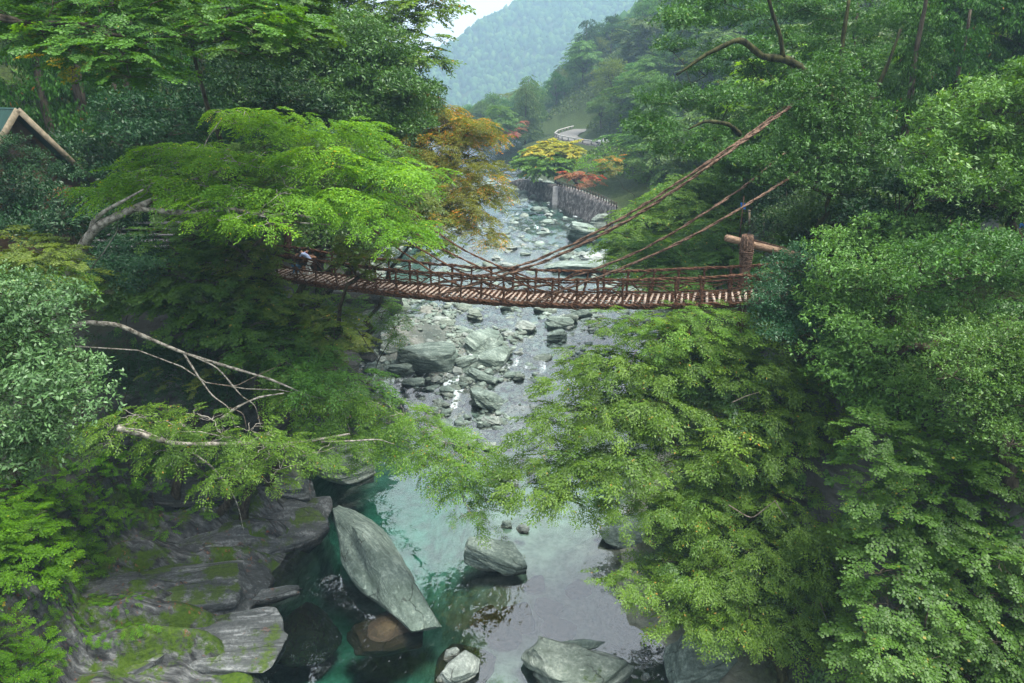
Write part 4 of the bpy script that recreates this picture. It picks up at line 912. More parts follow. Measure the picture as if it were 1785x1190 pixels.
def ck(top, leg, sleeve=True, bare_leg=False, shoes=4, hips=None):
    m_ = [skin, top, leg, hips or leg, shoe]; mp = {n: 1 for n in ('waist', 'chest', 'shl', 'shr')}; mp.update({'neck': 0, 'head': 0, 'crown': 0, 'ell': 1, 'elr': 1, 'wrl': 0, 'wrr': 0, 'hal': 0, 'har': 0, 'tol': 4, 'tor': 4})
    mp.update({'hipl': 3, 'hipr': 3, 'knl': 2 if not bare_leg else 3, 'knr': 2 if not bare_leg else 3, 'anl': 2 if not bare_leg else 0, 'anr': 2 if not bare_leg else 0})
    return dict(mats=m_, map=mp, hair=hairm)
def foot(px, py, D):
    p = onp(px, py, D); t_ = p@AX; return AX*t_+NN*D+np.array([0, 0, float(zd(t_))+.09])
human('person in a light blue shirt and white trousers bending over the bridge edge', foot(543, 487, DN+.9), 75, pose(.55, .1), RD, ck(bluec, whitec))
human('person in a maroon top and black shorts stooping with arms held together', foot(527, 483, DN+.9), -60, pose(.5, .15), RD, ck(maroon, blackc, bare_leg=True))
human('person in blue jeans crouching behind the one in maroon', foot(516, 488, DN+.6), -20, pose(.4, .34), RD, ck(blackc, jeans))
# ------------------------------------------------------------------ buildings, walls, road
def simple(name, c1, c2, sc=3, stretch=None, rough=.85, bs=.4):
    m, t = mat(name); n = tex(t, 'ShaderNodeTexNoise', sc, 6, .65, stretch=stretch); prin(t, ramp(t, n.outputs[0], [(.35, g4(c1)), (.65, g4(c2))]), rough, bump(t, n.outputs[0], bs, .05)); return m
def brick_m(name, c1, c2, mortar, scale, bw=.5, rh=.25):
    m, t = mat(name); n = tex(t, 'ShaderNodeTexNoise', 2, 5, .7); b = N(t, 'ShaderNodeTexBrick'); tcn = N(t, 'ShaderNodeTexCoord'); mp = N(t, 'ShaderNodeMapping'); mp.inputs['Rotation'].default_value = (rad(90), 0, 0)
    t.links.new(tcn.outputs['Object'], mp.inputs[0]); t.links.new(mp.outputs[0], b.inputs['Vector'])
    b.inputs['Color1'].default_value = g4(c1); b.inputs['Color2'].default_value = g4(c2); b.inputs['Mortar'].default_value = g4(mortar); b.inputs['Scale'].default_value = scale; b.inputs['Brick Width'].default_value = bw; b.inputs['Row Height'].default_value = rh
    prin(t, mixc(t, .45, b.outputs['Color'], ramp(t, n.outputs[0], [(.3, g4(c1, .5)), (.7, g4(c2, 1.4))])), .9, bump(t, b.outputs['Fac'], -.4, .03)); return m
M['roof_green'] = simple('roof_green_metal', (.008, .028, .026), (.018, .055, .048), 2, (8, 1, 1), .5)
M['timber'] = simple('timber_trim', (.08, .07, .05), (.16, .135, .095), 5)
M['brick'] = brick_m('brown_block', (.055, .035, .022), (.10, .065, .04), (.03, .025, .02), 3)
M['dark_wood'] = simple('dark_wood', (.02, .015, .012), (.06, .045, .035), 6, (1, 1, 5))
M['stone_wall'] = None
m, t = mat('stone_wall'); v = tex(t, 'ShaderNodeTexVoronoi', 1.0, stretch=(1, 1, 1.3)); n = tex(t, 'ShaderNodeTexNoise', 1.2, 8, .8)
c_ = mixc(t, .6, ramp(t, v.outputs['Distance'], [(.1, (.30, .28, .27, 1)), (.5, (.16, .105, .105, 1)), (.75, (.02, .018, .02, 1))]), ramp(t, n.outputs[0], [(.42, (.04, .035, .035, 1)), (.52, (.13, .12, .12, 1)), (.60, (.38, .36, .35, 1))]))
prin(t, c_, .9, bump(t, v.outputs['Distance'], -.9, .35)); M['stone_wall'] = m
M['concrete'] = simple('concrete', (.20, .20, .20), (.33, .33, .32), 2)
M['drain'] = simple('drain_concrete', (.16, .16, .16), (.30, .30, .30), 2)
M['asphalt'] = simple('asphalt', (.07, .07, .07), (.13, .13, .13), 6)
M['white_paint'] = simple('white_paint', (.62, .63, .62), (.80, .80, .79), 4)
def quadm(name, pts, mt, parent, th=None):
    """flat polygon given thickness th along its normal"""
    P = [np.asarray(p, float)-np.array(parent.location) for p in pts]; n = np.cross(P[1]-P[0], P[2]-P[0]); n /= np.linalg.norm(n); th = th or .08
    V = P+[p-n*th for p in P]; k = len(P); me = bpy.data.meshes.new(name)
    me.from_pydata([tuple(v) for v in V], [], [list(range(k)), list(range(2*k-1, k-1, -1))]+[[i, i+k, (i+1) % k+k, (i+1) % k] for i in range(k)]); me.update()
    return ob(name, me, mt, parent)
# the steep-roofed hut
Yh = 40; ap = atY(16, 187, Yh); Rv = np.array([.53, .85, 0]); nf_ = np.array([.85, -.53, 0]); half, drop = 3.2, 4.1; back = -nf_*9
ht = empty('house', (ap[0], Yh, ap[2]-drop), 'steep-gabled house with dark green roof and pale verge boards among the left trees', 'house')
dn = np.array([0, 0, -drop]); Lf = ap-Rv*half+dn; Rf = ap+Rv*half+dn; ov = nf_*.8
quadm('roof', [ap+ov, Rf+ov, Rf+back, ap+back], M['roof_green'], ht, .12); quadm('roof', [ap+back, Lf+back, Lf+ov, ap+ov], M['roof_green'], ht, .12)
quadm('wall', [ap+np.array([0, 0, -.3]), Lf+Rv*.3, Rf-Rv*.3], M['brick'], ht, .2)
quadm('lower_wall', [Lf+Rv*.32, Lf+Rv*.32+[0, 0, -5], Rf-Rv*.32+[0, 0, -5], Rf-Rv*.32], M['brick'], ht, .2)
for e_ in (Rf, Lf):
    mb = MB(); a = ap+ov+nf_*.05+np.array([0, 0, -.1]); b = e_+ov+nf_*.05+np.array([0, 0, -.1]); d = (b-a)/2; nrm = np.cross(d, nf_); nrm = nrm/np.linalg.norm(nrm)*.15
    mb.box((a+b)/2, d, nrm, nf_*.04); kid(mb, 'verge_board', M['timber'], ht, False)
mb = MB(); mb.box(ap+np.array([0, 0, -2.4])+nf_*.05, Rv*.9, nf_*.06, (0, 0, .7)); kid(mb, 'gable_opening', M['dark_wood'], ht, False)
mb = MB(); mb.box(ap+Rv*1.6+np.array([0, 0, -4.9])+nf_*.05, Rv*.75, nf_*.07, (0, 0, .55)); kid(mb, 'window', flat_m('orange_panel', (.25, .10, .04)), ht, False)
def railing(name, label, p0, p1, h, nb, mt, r_=.035, cat='fence'):
    e = empty(name, p0, label, cat); p0 = np.asarray(p0, float); p1 = np.asarray(p1, float); up = np.array([0, 0, 1.])
    for hh_ in (h, h*.15):
        mb = MB(); mb.tube([p0+up*hh_, (p0+p1)/2+up*hh_, p1+up*hh_], r_, 6); kid(mb, 'rail', mt, e)
    for k in range(nb+1):
        mb = MB(); q = p0+(p1-p0)*k/nb; mb.tube([q-up*.3, q+up*h*.5, q+up*h], r_*.7, 5); kid(mb, 'baluster', mt, e)
    return e
railing('railing', 'dark railing by the path below the gabled house', atY(75, 436, 38), atY(140, 432, 37.5), .95, 14, M['dark_wood'])
e = empty('platform_wall', atY(140, 436, 38.6), 'brown planked terrace wall behind the dark railing', 'wall')
quadm('planks', [atY(60, 402, 38.6), atY(62, 450, 38.6), atY(142, 446, 38.2), atY(138, 402, 38.2)], M['timber'], e, .15)
# slatted shelter behind the left gate
e = empty('shelter', atY(240, 430, 41), 'dark shelter with grey slatted roof behind the mottled trunk', 'shelter')
for k in range(5): 
    mb = MB(); c = atY(238, 392+k*8, 41+.0*k)+np.array([0, .8-.4*k, .0]); mb.box(c, (2.2, 0, 0), (0, .28, 0), (0, 0, .03)); kid(mb, 'roof_slat', simple('grey_slat', (.12, .12, .13), (.24, .24, .26), 4) if k == 0 else bpy.data.materials['grey_slat'], e, False)
for px_ in (208, 262, 283):
    mb = MB(); a = atY(px_, 400, 41); mb.tube([a, a-np.array([0, 0, 1.2]), a-np.array([0, 0, 3.2])], .09, 8); kid(mb, 'post', M['dark_wood'], e)
# steps under the left gate
e = empty('steps', atY(400, 470, 38.8), 'dark wooden steps climbing through the shrubs to the left bridge end', 'steps')
for k in range(9):
    mb = MB(); c = atY(395+k*4, 478-k*5.5, 38.2+k*.45); mb.box(c, (1.2, -.3, 0), (.08, .18, 0), (0, 0, .05)); kid(mb, 'step', M['timber'], e, False)
# right bank: glimpses between the leaves
e = empty('hut', atY(1716, 385, 42), 'small hut with pale grey corrugated wall behind the far-right leaves', 'hut')
quadm('wall', [atY(1702, 366, 42), atY(1700, 402, 42), atY(1740, 404, 42), atY(1742, 372, 42)], simple('pale_sheet', (.34, .35, .40), (.5, .5, .55), 3, (9, 1, 1)), e, .15)
quadm('roof', [atY(1694, 364, 41.6), atY(1750, 370, 41.6), atY(1752, 360, 43.6), atY(1692, 356, 43.6)], M['dark_wood'], e, .1)
railing('handrail_fence', 'brown log handrail half hidden at the right edge of the bank', atY(1622, 414, 36), atY(1672, 412, 36), .8, 3, M['log'], .09)
human('person in a bright blue top standing by the right edge of the photo', atY(1776, 432, 40), 160, pose(.05), RD, ck(flat_m('bright_blue_cloth', (.05, .22, .75)), blackc))
for k, (lb, x, y, hgt) in enumerate([('pale slender post glimpsed beneath the lower suspension vine, right one', 1331, 372, 34), ('pale slender post glimpsed beneath the lower suspension vine, left one', 1306, 368, 26)]):
    a = atY(x, y, 45); b_ = atY(x, y+hgt, 45); e = empty('marker_post', b_, lb, 'post')
    mb = MB(); mb.tube([b_, (a+b_)/2, a], .075, 8); kid(mb, 'shaft', M['timber'], e); mb = MB(); mb.tube([a, a+np.array([0, 0, .08])], .09, 8); kid(mb, 'cap', M['timber'], e)
e = empty('banner', atY(1296, 356, 46), 'small blue cloth banner hanging behind the suspension vines', 'banner'); 
mb = MB(); a = atY(1296, 350, 46); mb.tube([a+np.array([0, 0, .3]), a-np.array([0, 0, 1.]), a-np.array([0, 0, 3])], .04, 6); kid(mb, 'pole', M['bark_brown'], e)
quadm('cloth', [atY(1291, 353, 46), atY(1292, 363, 46.05), atY(1300, 365, 46.1), atY(1299, 354, 46)], flat_m('blue_banner', (.03, .16, .5)), e, .03)
# retaining wall upstream
def wall_strip(name, label, pts, depth, mt, cat='wall'):
    """pts: list of (px_top,py_top,px_bot,py_bot,Y)"""
    A = [atY(p[0], p[1], p[4]) for p in pts]; B = [atY(p[2], p[3], p[4]-(1.2)) for p in pts]; e = empty(name, B[0], label, cat); n = len(A); V = []; F = []
    m_ = 9
    for a, b in zip(A, B):
        for k in range(m_): V.append(a+(b-a)*k/(m_-1)+np.array([0, -.55*float(vn(np.array([a[0]*1.3, k*.9, a[1]*1.3]))), 0])-np.array(e.location))
    for i in range(n-1):
        for k in range(m_-1): F.append([i*m_+k, i*m_+k+1, (i+1)*m_+k+1, (i+1)*m_+k])
    V = np.array(V); o = len(V); V2 = V+np.array([.4, depth, 0]); F2 = [f[::-1] for f in (np.array(F)+o).tolist()]
    T = [[i*m_, (i+1)*m_, (i+1)*m_+o, i*m_+o] for i in range(n-1)]; me = mesh_np('masonry', np.concatenate([V, V2]), np.array(F+F2+T)); ob('masonry', me, mt, e); return e, A, B
def dense(pts, n=40):
    p = np.array(pts, float); q = np.linspace(0, len(p)-1, n); return [tuple(np.interp(q, np.arange(len(p)), p[:, k])[i] for k in range(5)) for i in range(n)]
Wp = dense([(868, 322, 872, 352, 150), (905, 312, 900, 372, 142), (965, 322, 955, 392, 128), (1000, 330, 985, 404, 120), (1040, 345, 1020, 408, 112), (1075, 362, 1062, 412, 104)])
we, A_, B_ = wall_strip('retaining_wall', 'weathered grey stone retaining wall along the far right shore upstream', Wp, 1.5, M['stone_wall'])
mb = MB(); q0 = atY(972, 324, 126.2); q1 = atY(966, 402, 124.2)
mb.box((q0+q1)/2+np.array([0, -.1, 0]), (.75, 0, 0), (0, .25, 0), (q1-q0)/2); kid(mb, 'drain_chute', M['drain'], we, False)
fe = empty('wall_fence', A_[18], 'row of short dark posts with rails on top of the upstream retaining wall', 'fence')
for k in range(17, 40):
    mb = MB(); mb.box(A_[k]+np.array([0, .3, .35]), (.07, 0, 0), (0, .07, 0), (0, 0, .45)); kid(mb, 'fence_post', M['dark_wood'], fe, False)
mb = MB(); mb.tube([A_[k]+np.array([0, .3, .6]) for k in range(17, 40)], .04, 5); mb.tube([A_[k]+np.array([0, .3, .45]) for k in range(17, 40)], .05, 5); kid(mb, 'fence_rail', M['dark_wood'], fe)
# the road with its guard rail on the far hillside
ys = np.arange(170, 230, 1.5); xc = RDX(ys); zz = RDZ(ys)+.25
rd1 = np.stack([xc-3, ys, zz], -1); rd2 = np.stack([xc+3, ys, zz], -1); n = len(ys)
e = mesh_np('road', np.concatenate([rd1, rd2]), np.array([[i, i+n, i+n+1, i+1] for i in range(n-1)])); tag(ob('road', e, M['asphalt']), kind='structure')
ge = empty('guard_rail', rd1[0], 'white guard rail along the outer edge of the hillside road', 'guard rail'); off = np.array([-.3, 0, 0])
for k in range(0, n, 2):
    mb = MB(); mb.box(rd1[k]+off+np.array([0, 0, .45]), (.16, 0, 0), (0, .16, 0), (0, 0, .45)); kid(mb, 'rail_support', M['concrete'], ge, False)
mb = MB(); mb.tube(rd1+off+np.array([0, 0, .85]), .16, 6); kid(mb, 'beam', M['concrete'], ge)
we2, _, _ = (None, None, None)
e2 = empty('road_wall', rd1[0], 'grey stone wall carrying the hillside road', 'wall'); a = rd1+np.array([-.5, 0, -.1]); b = a+np.array([-1.2, -.8, -4.2])
V = np.concatenate([a, b, a+np.array([2, 0, 0]), b+np.array([2, 0, 0])])-np.array(e2.location)
F = [[i, i+1, i+n+1, i+n] for i in range(n-1)]+[[i+2*n, i+3*n, i+3*n+1, i+2*n+1] for i in range(n-1)]+[[i, i+2*n, i+2*n+1, i+1] for i in range(n-1)]
ob('masonry', mesh_np('masonry', V, np.array(F)), M['stone_wall'], e2)
# a white car on the road
ci = 11; cp_ = np.array([xc[ci]+.6, ys[ci], zz[ci]]); car = empty('car', cp_, 'small white car driving on the hillside road behind the guard rail', 'car'); car.rotation_euler = (0, 0, rad(32))
def bevel_box(name, c, d, mt, parent, bev=.12, taper=1):
    bm = bmesh.new(); bmesh.ops.create_cube(bm, size=1); 
    for v in bm.verts:
        k = taper if v.co.z > 0 else 1; v.co = Vector((v.co.x*d[0]*k, v.co.y*d[1]*k, v.co.z*d[2]))+Vector(c)
    bmesh.ops.bevel(bm, geom=bm.edges[:], offset=bev, segments=3, affect='EDGES'); me = bpy.data.meshes.new(name); bm.to_mesh(me); bm.free(); return ob(name, me, mt, parent)
bevel_box('body', (0, 0, .62), (1.65, 3.9, .62), M['white_paint'], car); bevel_box('cabin', (0, -.15, 1.2), (1.5, 2.3, .62), M['white_paint'], car, .12, .8)
glass = flat_m('car_glass', (.02, .025, .03), .15)
for y_ in (-1.15, .9): 
    g = bevel_box('windscreen', (0, y_, 1.2), (1.2, .1, .4), glass, car, .02)
for x_ in (-.72, .72): bevel_box('side_window', (x_, -.15, 1.2), (.06, 1.7, .34), glass, car, .01)
for x_ in (-.75, .75):
    for y_ in (-1.2, 1.2):
        mb = MB(); mb.tube([(x_-.1, y_, .3), (x_+.1, y_, .3)], .3, 14); mb.build('wheel', blackc, car)
    mb = MB(); mb.tube([(x_*.8, -1.98, .65), (x_*.8, -1.92, .65)], .1, 8); mb.build('headlight', glass, car)

# ------------------------------------------------------------------ trees seen one by one
def T(*a, **k): return crown_tree(*a, **k)
# --- left side
# bright layered tree over the left bridge end
bt, br = pathpx([(98, 560, 30.5), (110, 510, 30), (128, 460, 29.6), (158, 405, 29.2), (185, 385, 29), (235, 363, 29), (300, 332, 30.2), (380, 296, 31.6), (470, 275, 32.6), (560, 262, 33)], .27, .05)
b2, r2 = pathpx([(158, 405, 29.2), (162, 385, 29), (182, 368, 28.8), (215, 350, 28.6), (250, 330, 28.5)], .12, .03)
b3, r3 = pathpx([(235, 363, 29), (330, 372, 29.2), (395, 362, 29.4), (470, 378, 29.6), (500, 370, 29.7), (545, 380, 29.8), (600, 372, 29.9)], .11, .035)
b4, r4 = pathpx([(470, 376, 29.6), (520, 388, 29.6), (580, 392, 29.6), (620, 384, 29.7)], .05, .02)
T('cherry_tree', 'bright yellow-green layered tree with mottled white trunk overhanging the left bridge end',
  [[(392, 192), (450, 186), (560, 207), (640, 215), (690, 228), (640, 248), (560, 240), (460, 228), (400, 222)], [(262, 258), (330, 250), (400, 262), (430, 283), (360, 290), (270, 288)],
   [(430, 264), (560, 260), (700, 275), (735, 300), (720, 328), (640, 310), (540, 296), (450, 290)], [(140, 335), (200, 318), (280, 307), (380, 318), (440, 330), (400, 350), (300, 348), (200, 350)],
   [(460, 322), (560, 325), (640, 340), (690, 350), (738, 408), (720, 425), (690, 402), (640, 385), (540, 362), (470, 348)], [(330, 374), (430, 364), (500, 385), (440, 394)], [(215, 290), (250, 280), (270, 300), (230, 306)]],
  (33.0, 28.0), 0.72, bt[0], 'droop', .14, 'bright', 'bark_pale', 1, n=88, per=30, scale=.85, jit=.9, fork=bt[24], trunk_r=.03, extra=[(bt, br), (b2, r2), (b3, r3), (b4, r4)], flat=.3, fill=.25)
T('broadleaf_tree', 'shaded green tree inside and under the bright yellow-green one', [(200, 330), (400, 250), (560, 230), (690, 260), (720, 330), (640, 370), (480, 365), (300, 370)], (37, 34), 1.1, (-17, 38), 'droop', .13, 'layer_mid', 'bark', 101, per=13, scale=1.0, flat=.35)  # added behind the bright tiers; crown shade is put into darker leaves
# second tree: long bare limb and hanging sprays over the pool
c1, q1_ = pathpx([(60, 600, 26.5), (100, 575, 27), (150, 562, 27.4), (205, 565, 27.8), (260, 590, 28.2), (320, 615, 28.7), (400, 640, 29.2), (470, 660, 29.7), (540, 690, 30)], .13, .04)
c2, q2_ = pathpx([(318, 612, 28.7), (345, 655, 28.6), (370, 690, 28.5), (400, 710, 28.4), (410, 745, 28.3)], .05, .015)
c3, q3_ = pathpx([(330, 618, 28.7), (380, 640, 28.8), (420, 690, 28.6), (445, 705, 28.6), (455, 745, 28.5)], .045, .012)
c4, q4_ = pathpx([(400, 710, 28.4), (425, 720, 28.4), (430, 748, 28.3)], .02, .01)
c7, q7_ = pathpx([(368, 668, 28.6), (410, 674, 28.7), (440, 658, 28.8), (480, 640, 28.9)], .03, .01)
c5, q5_ = pathpx([(205, 745, 25.5), (250, 758, 26), (300, 773, 26.5), (360, 774, 27), (430, 772, 27.5), (500, 774, 28), (560, 765, 28.5), (610, 756, 29)], .13, .05)
c6, q6_ = pathpx([(385, 730, 28.2), (415, 708, 28.5), (450, 692, 29), (495, 685, 29.4)], .07, .03)
c8, q8_ = pathpx([(560, 770, 28.4), (620, 768, 28.7), (660, 765, 29), (690, 775, 29)], .05, .015)
c9, q9_ = pathpx([(335, 788, 26.8), (372, 815, 26.9), (400, 850, 27), (415, 880, 27.1), (425, 925, 27.2)], .05, .012)
T('leaning_tree', 'green layered tree with long pale bare limbs leaning out over the pool from the left',
  [(500, 660), (560, 650), (640, 690), (710, 705), (755, 730), (785, 755), (830, 785), (860, 800), (865, 850), (850, 905), (818, 895), (790, 850), (740, 800), (700, 800), (640, 790), (600, 775), (560, 745), (520, 760), (540, 720), (490, 700)],
  (31.5, 28.5), .85, c1[0], 'droop', .12, 'layer', 'bark_pale', 2, n=46, per=28, scale=.9, jit=.7, fork=c1[-1], trunk_r=.03, extra=[(c1, q1_), (c2, q2_), (c3, q3_), (c4, q4_), (c6, q6_), (c7, q7_), (c8, q8_)], flat=.28, fill=.2)
T('low_branch_tree', 'green layered tree whose mottled limb runs low above the slate ledge',
  [(170, 730), (235, 715), (330, 705), (420, 735), (490, 760), (560, 775), (610, 775), (620, 800), (540, 815), (470, 850), (400, 850), (300, 820), (270, 780), (190, 770)],
  (27, 26.5), .75, c5[0], 'droop', .115, 'layer', 'bark_pale', 3, n=26, per=26, scale=.85, jit=.6, fork=c5[20], trunk_r=.03, extra=[(c5, q5_), (c9, q9_)], flat=.3, fill=.2)
T('evergreen_tree', 'grey-green broadleaf evergreen cropped by the left edge, nearest the camera', [(-60, 500), (40, 495), (95, 530), (110, 580), (100, 640), (145, 690), (140, 740), (80, 790), (40, 830), (-60, 850)], (19.5, 17), .75, (-23, 17), 'tuft', .13, 'ever_grey', 'bark', 4, per=26, scale=.95, jit=.6, flat=.75)
T('maple_tree', 'dark green layered maple below the left bridge end', [(180, 480), (300, 470), (420, 480), (480, 520), (500, 560), (560, 600), (510, 650), (420, 610), (330, 590), (260, 545), (170, 520)], (36, 32), 1.1, (-19, 35), 'maple', .12, 'layer_mid', 'bark', 5, per=13, scale=1.1, flat=.3)
T('maple_tree', 'blue-green layered maple hanging between the dark hollow and the bare pale limbs', [(430, 560), (520, 580), (600, 640), (640, 665), (560, 670), (500, 640), (430, 610)], (34, 31), .9, (-17, 35), 'droop', .115, 'layer_mid', 'bark', 6, per=14, scale=1., flat=.3)
T('shrub', 'brownish olive shrub at the left edge beside the mottled trunk', [(-30, 405), (60, 405), (130, 430), (150, 480), (100, 520), (20, 505), (-30, 500)], (27, 25.5), .7, (-21, 27), 'maple', .10, 'olive', 'bark', 7, per=20, scale=.8, limbs=False, flat=.4, cat='shrub')
T('shrub', 'light green leafy shrub at the foot of the mottled trunk', [(40, 455), (110, 470), (130, 510), (80, 520), (30, 490)], (25.8, 25), .5, (-19.5, 26), 'droop', .12, 'layer', 'bark', 8, per=22, scale=.7, limbs=False, flat=.4, cat='shrub')
T('broadleaf_shrub', 'dark blue-green shrub mass covering the front of the gabled house', [(-30, 320), (30, 300), (70, 325), (110, 340), (150, 360), (170, 410), (110, 420), (40, 410), (-30, 410)], (38.2, 35.5), 1.1, (-27, 37), 'tuft', .15, 'teal', 'bark', 9, per=15, scale=1.2, flat=.7, cat='shrub')
T('broadleaf_shrub', 'dark blue-green shrub right of the gabled house', [(100, 250), (150, 240), (200, 290), (260, 330), (250, 390), (180, 400), (150, 350), (115, 290)], (44, 42), 1.1, (-25, 40), 'tuft', .15, 'teal', 'bark', 10, per=14, scale=1.2, flat=.6, cat='shrub')
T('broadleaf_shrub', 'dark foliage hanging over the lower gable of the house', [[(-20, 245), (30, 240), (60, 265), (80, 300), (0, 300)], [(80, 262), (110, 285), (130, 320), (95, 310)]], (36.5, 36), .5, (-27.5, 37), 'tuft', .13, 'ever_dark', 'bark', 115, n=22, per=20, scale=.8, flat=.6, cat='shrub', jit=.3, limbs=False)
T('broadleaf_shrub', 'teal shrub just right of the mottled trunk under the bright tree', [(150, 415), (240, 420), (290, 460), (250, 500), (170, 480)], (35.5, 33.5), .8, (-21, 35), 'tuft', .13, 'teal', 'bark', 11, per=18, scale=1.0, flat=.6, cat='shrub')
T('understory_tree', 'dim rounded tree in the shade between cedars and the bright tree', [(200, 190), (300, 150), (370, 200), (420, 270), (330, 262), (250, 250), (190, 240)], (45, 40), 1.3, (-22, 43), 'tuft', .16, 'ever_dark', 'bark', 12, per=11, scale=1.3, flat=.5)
T('understory_tree', 'dark leafy tree with thin trunks left of the bridge gate', [(270, 400), (400, 385), (440, 420), (400, 460), (330, 450), (270, 440)], (37.5, 36), .9, (-18.5, 37.5), 'maple', .12, 'layer_mid', 'bark', 13, per=14, scale=1., flat=.35)
T('olive_tree', 'olive-green tree standing in front of the people and the left bridge end', [(400, 470), (450, 480), (490, 515), (560, 530), (600, 560), (590, 600), (520, 580), (450, 530)], (35.5, 33.5), .85, (-15.5, 35), 'maple', .11, 'olive', 'bark', 14, n=20, per=15, scale=.95, flat=.4, jit=.5)
T('olive_tree', 'mid-green leafy tree right of the people above the bridge deck', [(580, 425), (630, 410), (672, 430), (665, 470), (630, 482), (595, 470)], (35.0, 33.8), .5, (-14.6, 37), 'maple', .105, 'olive', 'bark', 15, n=17, per=17, scale=.85, flat=.4, jit=.4)
T('shrub', 'green shrub hanging under the bridge deck beside the cliff blocks', [(560, 500), (650, 520), (700, 540), (690, 590), (640, 545), (580, 540)], (39, 37.5), .7, (-13.5, 41), 'droop', .12, 'layer_mid', 'bark', 16, n=13, per=16, scale=.8, cat='shrub', jit=.5)
T('shrub', 'yellowish green shrub on the rock at the left shore, below the cliff blocks', [(540, 540), (600, 560), (625, 590), (600, 625), (540, 620), (500, 580)], (42, 40), .8, (-15, 43), 'maple', .12, 'olive', 'bark', 17, n=16, per=15, scale=.9, cat='shrub')
T('evergreen_oak', 'large grey-green evergreen with a rounded crown above the bright layered tree', [(470, 60), (560, 10), (680, 60), (720, 130), (745, 200), (730, 260), (690, 235), (640, 215), (560, 205), (490, 180), (430, 185), (400, 130)], (50, 45), 1.6, (-16, 49), 'tuft', .16, 'ever', 'bark_moss', 18, per=12, scale=1.4, flat=.55, trunk_r=.4, depth=3)
T('evergreen_oak', 'dark evergreen with crooked mossy limbs behind the bright layered tree', [(350, 90), (450, 60), (500, 130), (560, 190), (480, 185), (400, 230), (340, 180)], (48, 44), 1.4, (-19, 47), 'tuft', .16, 'ever_dark', 'bark_moss', 19, per=9, scale=1.3, flat=.45, trunk_r=.35)
d1, e1 = pathpx([(-60, 25, 27), (60, 42, 27.5), (150, 40, 28), (200, 62, 28.3), (245, 65, 28.6)], .12, .04)
d2, e2_ = pathpx([(170, 45, 28.1), (205, 78, 28.2), (225, 110, 28.3), (232, 130, 28.3)], .05, .015)
T('maple_tree', 'green maple branches hanging across the top left corner', [(-40, -50), (160, -50), (340, -40), (480, -50), (500, 30), (430, 60), (300, 60), (240, 90), (250, 140), (190, 120), (120, 90), (40, 70), (-40, 30)], (30, 27), 1.1, d1[0], 'maple', .10, 'layer_mid', 'bark', 20, n=40, per=18, scale=1.0, flat=.3, fork=d1[5], trunk_r=.1, extra=[(d1, e1), (d2, e2_)])
T('yellowing_maple', 'maple spray turning yellow in the upper left corner', [(50, 60), (110, 80), (200, 125), (170, 125), (90, 100)], (28.5, 28), .5, (-29, 29), 'maple', .12, 'yellow', 'bark', 21, n=7, per=15, scale=.7, flat=.25, limbs=False)
T('broadleaf_tree', 'green tree with yellowish tips at the top, left of the river view', [(340, -60), (480, -60), (560, -40), (540, 60), (480, 110), (400, 80), (330, 60)], (40, 36), 1.3, (-20, 42), 'maple', .12, 'layer_mid', 'bark', 22, per=12, scale=1.2, flat=.4)
T('feathery_tree', 'light green feathery tree leaning right against the pale sky', [(560, -80), (700, -80), (775, -20), (765, 20), (700, 40), (760, 75), (745, 105), (700, 120), (640, 100), (560, 60)], (60, 56), 1.5, (-18, 60), 'flat', .16, 'layer', 'bark', 23, n=42, per=11, scale=1.5, flat=.3, trunk_r=.35)
T('evergreen_tree', 'dull green evergreen below the feathery tree, left of the river view', [(600, 60), (700, 110), (740, 150), (735, 200), (650, 190), (600, 130)], (58, 54), 1.5, (-17, 58), 'tuft', .17, 'ever', 'bark', 24, per=11, scale=1.4, flat=.5, trunk_r=.35)
T('autumn_tree', 'orange-brown autumn tree drooping over the rapids upstream on the left', [(700, 160), (760, 170), (800, 205), (862, 228), (830, 262), (862, 300), (872, 345), (830, 345), (850, 395), (860, 415), (820, 400), (770, 400), (735, 345), (735, 280), (710, 220)], (57, 50), 1.25, (-16.5, 55), 'droop', .13, 'orange', 'bark', 25, n=64, per=20, scale=1.1, flat=.3, trunk_r=.3)
T('autumn_tree', 'small orange-red crown at the top of the left slope beside the autumn tree', [(690, 150), (740, 160), (735, 185), (690, 180)], (60, 58), .8, (-17, 60), 'maple', .14, 'red', 'bark', 26, n=6, per=12, scale=.9, flat=.4)
T('olive_tree', 'olive tree in front of the autumn tree near the left suspension vines', [(660, 330), (740, 330), (760, 400), (780, 440), (740, 450), (700, 400)], (46, 43), 1.0, (-14.5, 47), 'maple', .12, 'olive', 'bark', 27, n=14, per=13, scale=1., flat=.35)
T('evergreen_tree', 'dark evergreen filling the slope behind the left end of the bridge', [(560, 380), (640, 380), (680, 400), (640, 440), (560, 430), (500, 440), (520, 400)], (45, 42), 1.1, (-16.5, 44), 'tuft', .15, 'ever', 'bark', 28, per=12, scale=1.2, flat=.5)
T('olive_tree', 'olive foliage hiding the very start of the bridge deck, left of the people', [(395, 425), (440, 415), (490, 430), (488, 455), (470, 475), (488, 500), (430, 505), (390, 470)], (36, 35), .55, (-17.5, 36.5), 'maple', .105, 'olive', 'bark', 110, n=26, per=22, scale=.75, flat=.45, jit=.4)
T('shrub', 'dark shrub clinging to the rock in the hollow behind the bare pale limbs', [(190, 590), (330, 610), (430, 680), (400, 720), (290, 700), (190, 680)], (36, 33), .9, (-18, 35), 'tuft', .12, 'ever_dark', 'bark', 111, per=13, scale=1., flat=.5, cat='shrub', limbs=False)
T('shrub', 'yellow-green sprig lit in the dark hollow behind the bare pale limbs', [(250, 640), (330, 635), (385, 650), (370, 680), (280, 675)], (32, 31), .5, (-17, 33), 'maple', .10, 'olive', 'bark', 112, n=9, per=14, scale=.7, flat=.3, cat='shrub', limbs=False)
